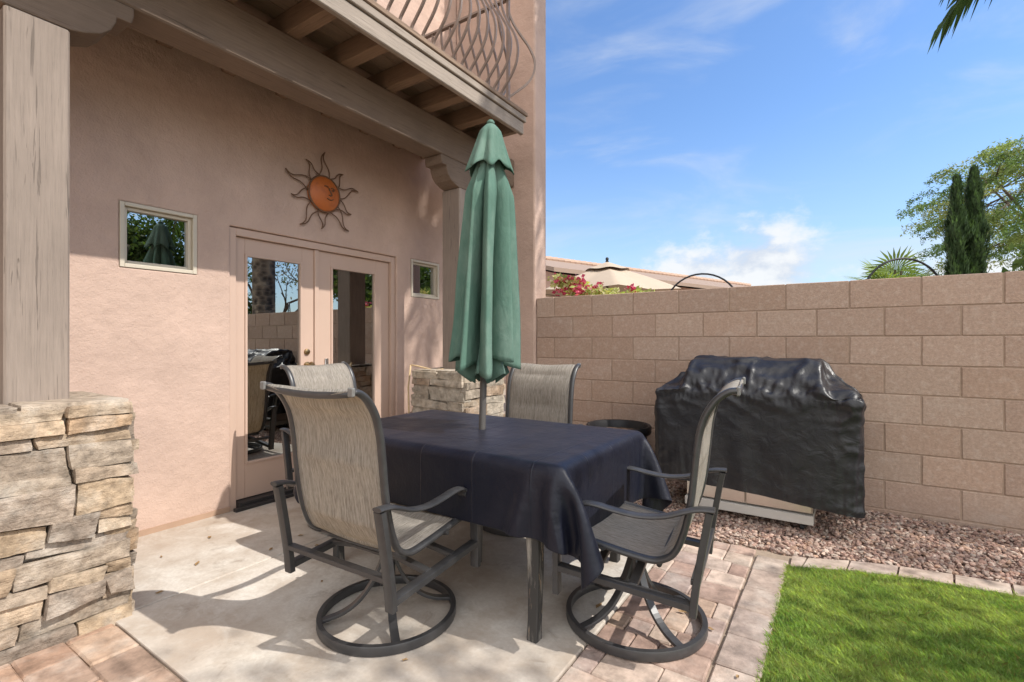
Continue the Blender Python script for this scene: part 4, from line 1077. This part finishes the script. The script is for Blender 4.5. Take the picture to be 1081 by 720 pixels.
def tree(loc, label, group, trunk_h, length, rad, depth, n_leaf, leaf, pal, sig, seed, lean=(0,0,1), name='tree', spread=.6, up=.12, nst=4):
    random.seed(seed); r = empty(name, loc, 0, label, 'tree', group); m = MB(); tips = []
    m.tube([(0,0,-.1),(0.02,0,trunk_h*.5),(0,0.02,trunk_h)], rad, 10, scale=[1.25,1,.9])
    for k in range(nst):
        a = 2*PI*k/nst+random.uniform(-.4,.4); branches(m, (0,0,trunk_h*random.uniform(.8,1)), (math.cos(a)*.8+lean[0], math.sin(a)*.8+lean[1], lean[2]), length, rad*.6, depth, tips, spread, up)
    m.build('trunk', M['bark'], r, smooth=True)
    T_ = np.array([t[0] for t in tips if t[1] <= 1]); c_ = T_[rng.integers(0, len(T_), n_leaf)]
    p = c_+rng.normal(size=(n_leaf, 3))*np.array([sig, sig, sig*.7])
    cl = np.array(pal)[rng.integers(0, len(pal), n_leaf)]*rng.uniform(.7, 1.3, (n_leaf, 1))
    Q, cl = leaf_quads(p, leaf, cl, .35); soup('crown', Q, cl, M['leaf'], r, 4); return r

# ------------------------------------------------------------------ palms
def pinnate(m_tris, m_cols, base, azi, length, rise, droop, leaf, n, mb):
    P = []; d_ = Vector((math.cos(azi), math.sin(azi), 0))
    for k in range(13):
        t = k/12; P.append(Vector(base)+d_*length*t*(1-.12*t)+Vector((0,0,rise*t-droop*t*t)))
    mb.tube(P, .016, 5, scale=[1-.8*k/12 for k in range(13)])
    side = d_.cross(Vector((0,0,1)))
    for k in range(n):
        t = .10+.9*k/n; f = t*12; i = min(11, int(f)); p = P[i].lerp(P[i+1], f-i); tan = (P[i+1]-P[i]).normalized()
        L_ = leaf*math.sin(PI*min(.97, .12+.8*t))**.6*random.uniform(.85, 1.1)
        for s in (-1, 1):
            dr = (side*s*random.uniform(.55,.8)+tan*random.uniform(.5,.8)+Vector((0,0,random.uniform(-.35,.15)))).normalized(); w_ = dr.cross(Vector((0,0,1))).normalized()*.013
            tip = p+dr*L_+Vector((0,0,-.25*L_*random.uniform(.6,1.4)))
            md = p+dr*L_*.5; m_tris.append([p-w_*.5, p+w_*.5, md+w_, tip, md-w_]); g_ = random.uniform(.7, 1.25); m_cols.append((.065*g_, .115*g_, .035*g_))
def palm_tree(x, y, ht, rad, label, nf, length, skip, seed, extra=()):
    random.seed(seed)
    palm = empty('palm_tree', (x, y, 0), 0, label, 'palm')
    m = MB(); m.tube([(0,0,-.1),(0,0,1),(.02,0,ht*.5),(0,0,ht*.85),(0,0,ht)], rad, 22, scale=[1.15,1,.98,1.0,1.15]); m.build('trunk', M['palm_bark'], palm, smooth=True)
    specs = []
    for k in range(nf):
        a = (2.399*k) % (2*PI); tier = k/nf
        if skip and skip[0] < a < skip[1]: continue
        specs.append((a, length*random.uniform(.9,1.1), length*.75*(1-tier)-.1, length*.9*(.6+.6*tier), 46))
    for a, ln, rs, dp, n in specs+list(extra):
        tr, tcx, mb = [], [], MB(); pinnate(tr, tcx, (.12*math.cos(a), .12*math.sin(a), ht), a, ln, rs, dp, .5, n, mb)
        f = mb.build('frond', M['palm_bark'], palm, smooth=True); soup('leaflets', np.array([[tuple(q) for q in t] for t in tr]), np.array(tcx), M['leaf'], f, 5)
palm_tree(2.39, 5.58, 10.2, .215, 'very tall palm with thick rough trunk mirrored in the door glass', 28, 1.75, None, 5)
palm_tree(3.4, 5.3, 5.0, .16, 'shorter feather palm whose drooping frond enters the top right corner', 16, 1.8, (2.0, 5.2), 6, [(math.atan2(.35,-2.6), 2.93, .95, 1.98, 80), (math.atan2(.12,-2.6), 2.85, .95, 1.72, 74)])

# fan palm seen over the wall
fan = empty('fan_palm', (.64, 8.83, 0), 0, 'small fan palm with spiky fronds showing above the wall under the arch', 'palm')
FANZ = 1.86
m = MB(); m.tube([(0,0,-.1),(0,0,FANZ)], .13, 14); m.build('trunk', M['palm_bark'], fan, smooth=True)
for k in range(17):
    a = 2.399*k; elv = 1.35-1.35*k/17+random.uniform(-.1,.1); d_ = Vector((math.cos(a)*math.cos(elv), math.sin(a)*math.cos(elv), math.sin(elv))); L_ = random.uniform(.20,.40); c_ = Vector((0,0,FANZ))+d_*L_
    mb = MB(); mb.tube([(0,0,FANZ-.05), c_], .012, 5); f = mb.build('frond', M['bark'], fan); tr, tcx = [], []
    s_ = d_.cross(Vector((0,0,1))).normalized(); 
    for j in range(18):
        b_ = -1.7+3.4*j/17; dr = (d_*math.cos(b_)+s_*math.sin(b_)).normalized(); nn = dr.cross(d_.cross(s_)).normalized(); R_ = random.uniform(.34,.42)
        w_ = nn*.016; tip = c_+dr*R_+Vector((0,0,-.06)); md = c_+dr*R_*.55; tr.append([c_, md+w_, tip, md-w_]); g_ = random.uniform(.7,1.3); tcx.append((.20*g_,.27*g_,.08*g_))
    soup('blade', np.array([[tuple(q) for q in t] for t in tr]), np.array(tcx), M['leaf'], f, 4)

# ------------------------------------------------------------------ cypresses and trees beyond the wall
def cypress(loc, ht, rad, label, seed):
    r = empty('cypress_tree', loc, 0, label, 'tree', 'slim cypress trees beyond the wall'); random.seed(seed)
    m = MB(); m.tube([(0,0,-.1),(0,0,ht*.9)], .06, 8, scale=[1,.3]); m.build('trunk', M['bark'], r)
    n = 16000; t = rng.random(n)**.85; z = .1+t*(ht-.1); R = rad*np.minimum(1, (1-t)*3.4+.02)**.7*(.85+.15*np.sin(z*5+seed)); a = rng.uniform(0, 2*PI, n)
    rr = R*rng.uniform(.5, 1.1, n)*(1+.2*np.sin(a*5+z*6)+.14*np.sin(a*3-z*11)); p = np.stack([rr*np.cos(a), rr*np.sin(a), z], 1)
    sd = np.stack([np.cos(a), np.sin(a), np.zeros(n)], 1); up_ = np.array([0,0,1.0])+sd*.28+rng.normal(size=(n,3))*.16; S = rng.uniform(.08,.17,n)[:, None]
    w_ = np.stack([-np.sin(a), np.cos(a), np.zeros(n)], 1)*.016+rng.normal(size=(n,3))*.004
    Q = np.stack([p, p+up_*S*.5+w_, p+up_*S, p+up_*S*.5-w_], 1)
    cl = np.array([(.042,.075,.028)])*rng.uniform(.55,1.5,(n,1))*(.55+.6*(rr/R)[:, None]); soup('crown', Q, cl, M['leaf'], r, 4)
cypress((2.385, 15.99, 0), 5.15, .22, 'slim dark cypress, shorter of the pair beyond the wall', 1)
cypress((2.74, 16.25, 0), 5.38, .25, 'slim dark cypress, taller of the pair in front of the feathery tree', 2)
def feather_tree(x, y):
    random.seed(31); r = empty('tree', (x, y, 0), 0, 'tall feathery yellow green tree rising behind the two cypresses', 'tree')
    m = MB(); m.tube([(0,0,-.1),(.1,0,1.2),(0,.1,2.6)], .2, 10, scale=[1.25,1,.85]); C_ = Vector((0, 0, 5.75)); Qs, Cs = [], []
    limbs = []
    for k in range(7):
        a = 2*PI*k/7+random.uniform(-.3,.3); e = C_+Vector((math.cos(a)*2.4, math.sin(a)*2.4, random.uniform(-.8, 1.6)))
        P = smoothpath([(0,.1,2.5), tuple(Vector((0,.1,2.5)).lerp(e,.4)+Vector((0,0,.35))), tuple(e)], 5); m.tube(P, .10, 6, scale=[1-.7*q/(len(P)-1) for q in range(len(P))]); limbs += P[4:]
    pal = np.array([(.155,.235,.07),(.21,.27,.09),(.115,.185,.055),(.27,.30,.12),(.09,.15,.05)])
    for k in range(330):
        d_ = Vector((random.gauss(0,1), random.gauss(0,1), random.gauss(0,1))).normalized(); q = random.uniform(.35, 1.0)**.6
        lump = 1+.22*noise.noise(d_*2.3+Vector((5,2,1)))
        p = C_+Vector((d_.x*4.5, d_.y*4.2, d_.z*2.7))*q*lump
        if p.z < 2.3: continue
        b_ = min(limbs, key=lambda l: (l-p).length); mid = b_.lerp(p, .55)+Vector((0,0,.12)); 
        if k % 2 == 0: m.tube([b_, mid, p], .022, 4, scale=[1,.7,.4])
        out = Vector((d_.x, d_.y, 0)).normalized(); n = 230; t = rng.random(n); L_ = random.uniform(.7, 1.3)
        ax = out*L_; sd = Vector((-out.y, out.x, 0))
        P_ = np.array(p)[None]+np.outer(t-.3, np.array(ax))+np.outer(rng.normal(0,.20,n)*(1.1-t), np.array(sd))
        P_[:, 2] += rng.normal(0,.09,n)-.35*t**2*L_+.12
        cl = pal[rng.integers(0,5)][None]*rng.uniform(.6,1.35,(n,1)); Q, cl = leaf_quads(P_, .115, cl, .3, .34); Qs.append(Q); Cs.append(cl)
    m.build('trunk', M['bark'], r, smooth=True); soup('crown', np.concatenate(Qs), np.concatenate(Cs), M['leaf'], r, 4)
feather_tree(6.75, 23.7)
tree((4.9, 12.6, 0), 'dense dark tree beyond the wall mirrored in the small right window', None, 1.4, 1.1, .14, 3, 16000, .2, [(.06,.10,.025),(.085,.13,.03),(.045,.08,.02)], .35, 18)
tree((12.5, 17, 0), 'broad green tree further along the neighbouring yards', None, 2.0, 2.2, .2, 3, 16000, .22, [(.07,.11,.03),(.10,.14,.035)], .4, 12)
tree((11.0, 10.9, 0), 'grey branched tree with thin foliage beyond the tall palm', None, 1.6, 2.0, .13, 3, 1500, .12, [(.10,.12,.05),(.16,.13,.06)], .25, 14)
tree((13.5, 7.2, 0), 'dense green tree in the yard past the palm', None, 1.4, 1.9, .2, 3, 20000, .2, [(.06,.10,.025),(.085,.13,.03),(.045,.08,.02)], .35, 15)
tree((5.1, 3.75, 0), 'light leaved shade tree inside the yard at the end of the lawn', None, 2.6, 1.0, .11, 3, 2500, .09, [(.07,.12,.025),(.10,.15,.035)], .22, 16, (0,0,.9))
tree((4.7, 1.6, 0), 'tall sparse olive tree inside the yard nearer the viewer', None, 4.8, 1.05, .07, 3, 1700, .08, [(.08,.11,.05),(.11,.13,.06)], .2, 17, (-.1,0,1.0))

# bougainvillea on the wall
boug = empty('bougainvillea', (-2.1, 4.85, 0), 0, 'pink flowering bougainvillea spilling over the wall beside the house corner', 'shrub')
m = MB()
for k in range(9): 
    x = -.45+.1*k; m.tube([(x*.3,0,0),(x*.7,.02,.9),(x,-.05+.05*random.random(),1.6+.15*random.random())], .012, 5)
m.tube([(-.42,-.1,1.7),(-.60,-.42,1.74),(-.74,-.5,1.70)], .004, 4)
m.build('stem', M['bark'], boug)
n = 1900; x = rng.uniform(-.5,.62,n); ht = 1.64+.22*np.clip(1-(x+.5)/.7,0,1)**1.3+.05*np.clip(1-(x+.5),0,1)+.03*np.sin(x*17); p = np.stack([x, rng.uniform(-.2,.25,n), ht-np.abs(rng.normal(0,.07,n))+.05], 1)
Q, cl = leaf_quads(p, .06, np.array([(.46,.46,.16),(.34,.40,.12),(.58,.52,.27)])[rng.integers(0,3,n)]*rng.uniform(.7,1.3,(n,1)), .1, .6); soup('foliage', Q, cl, M['leaf'], boug, 4)
cs = np.concatenate([np.stack([rng.uniform(-.47,-.08,20), rng.uniform(-.22,.0,20), rng.uniform(1.72,1.92,20)], 1), np.array([(-.02,-.1,1.76),(.03,-.12,1.79),(.36,-.1,1.74),(.42,-.12,1.72),(-.72,-.5,1.70),(-.66,-.46,1.73)])])
for c_ in cs:
    k_ = int(rng.integers(10, 24)); p = c_+rng.normal(size=(k_,3))*.022
    Q, cl = leaf_quads(p, .042, np.array([(.56,.07,.16),(.66,.17,.27),(.44,.05,.13)])[rng.integers(0,3,k_)], 0, .8); soup('flower_cluster', Q, cl, M['petal'], boug, 4)

# hoop trellises
def hoop(x, y, rz, label):
    r = .335; zc = 1.53
    o = empty('garden_arch', (x, y, 0), rz, label, 'arch', 'black hoop arches behind the wall')
    m = MB(); m.tube([(-r,0,-.05),(-r,0,.8)]+[(-r*math.cos(PI*k/20), 0, zc+r*math.sin(PI*k/20)) for k in range(21)]+[(r,0,.8),(r,0,-.05)], .0085, 8, up=(0,1,0)); m.build('hoop', M['black'], o, smooth=True)
    m = MB()
    for z in (.4,.8,1.2,1.5): m.tube([(-r,0,z),(r,0,z)], .006, 6)
    m.build('rungs', M['black'], o)
hoop(-1.10, 4.95, math.radians(15), 'black metal hoop arch in front of the beige umbrella beyond the wall')
hoop(.42, 4.9, math.radians(35), 'black metal hoop arch in front of the fan palm beyond the wall')

# neighbour's umbrella
nu_ = empty('market_umbrella', (-3.78, 9.05, 0), 0, 'open beige market umbrella in the neighbouring yard above the wall', 'umbrella')
m = MB(); ap = 2.70; R_ = 1.42; vs = []; nt_ = 96; nz = 14
for k in range(nz+1):
    t = k/nz
    for i in range(nt_):
        th = 2*PI*i/nt_; f_ = abs((th*6/(2*PI)) % 1-.5)*2
        rr = R_*t*(math.cos(PI/6)/math.cos((th % (PI/3))-PI/6)); vs.append((rr*math.cos(th), rr*math.sin(th), ap-.46*t-.10*t*t+.05*t*(f_-.5)))
m.add(vs, [(k*nt_+i, k*nt_+(i+1) % nt_, (k+1)*nt_+(i+1) % nt_, (k+1)*nt_+i) for k in range(nz) for i in range(nt_)]); m.build('canopy', M['umb_beige'], nu_, smooth=True, fixn=False)
m = MB(); vs = []
for k in range(5):
    t = k/4
    for i in range(48):
        th = 2*PI*i/48; vs.append(((.03+.40*t)*math.cos(th), (.03+.40*t)*math.sin(th), ap+.06-.16*t+.012*math.cos(6*th)*t))
m.add(vs, [(k*48+i, k*48+(i+1) % 48, (k+1)*48+(i+1) % 48, (k+1)*48+i) for k in range(4) for i in range(48)]); m.build('vent_flap', M['umb_beige'], nu_, smooth=True, fixn=False)
m = MB(); m.lathe([(0,ap+.16),(.025,ap+.15),(.035,ap+.12),(.022,ap+.10),(.035,ap+.07),(0,ap+.05)], 12); m.build('finial', M['black'], nu_, smooth=True)
m = MB(); m.tube([(0,0,-.05),(0,0,ap)], .025, 10); m.build('pole', M['bark'], nu_)

# neighbour's house: long low roof receding to the right
def nb():
    V = Vector((-.5534,.8329,0)); R = Vector((.8329,.5534,0))
    A = V*17.5+R*(-1.2); B = V*29+R*14.2
    d_ = (B-A).normalized(); n_ = Vector((d_.y, -d_.x, 0))
    if n_.dot(-A) < 0: n_ = -n_
    root = empty('neighbour_house', (A.x, A.y, 0), math.atan2(d_.y, d_.x), 'low stucco house with tan tiled roof beyond the garden wall', 'house')
    L_ = (B-A).length; sgn = 1 if Vector((-d_.y, d_.x, 0)).dot(n_) > 0 else -1     # local +y is left of d_
    ey = sgn*4.6; rz_, ez = 4.42, 3.25
    m = MB(); th = .12
    for s in (1, -1):
        e = ey*s
        m.add([(-.5,0,rz_),(L_+.5,0,rz_),(L_+.5,e,ez),(-.5,e,ez),(-.5,0,rz_-th),(L_+.5,0,rz_-th),(L_+.5,e,ez-th),(-.5,e,ez-th)], [(0,1,2,3),(7,6,5,4),(0,4,5,1),(3,2,6,7),(0,3,7,4),(1,5,6,2)])
    roof = m.build('roof', M['eave'], root)
    m = MB(); 
    for k in range(int(L_/.32)): m.tube([(k*.32-.4,0,rz_+.03),(k*.32-.09,0,rz_+.05)], .11, 8)
    m.build('ridge_tiles', M['tile'], roof)
    m = MB(); e = sgn*4.2
    m.box((0, min(-e, e), -.1), (L_, max(-e, e), ez-.1)); m.prism([(-4.2,ez-.1),(4.2,ez-.1),(0,rz_-.2)], 0, .0, .15); m.prism([(-4.2,ez-.1),(4.2,ez-.1),(0,rz_-.2)], 0, L_-.15, L_); m.build('wall', M['neigh'], root)
    m = MB()
    for k in (3, 7, 11): m.box((k, e*1.002 if e > 0 else e*1.002-.03, 1.0), (k+1.2, e*1.002+.03 if e > 0 else e*1.002, 2.2))
    m.build('window', M['threshold'], root)
nb()
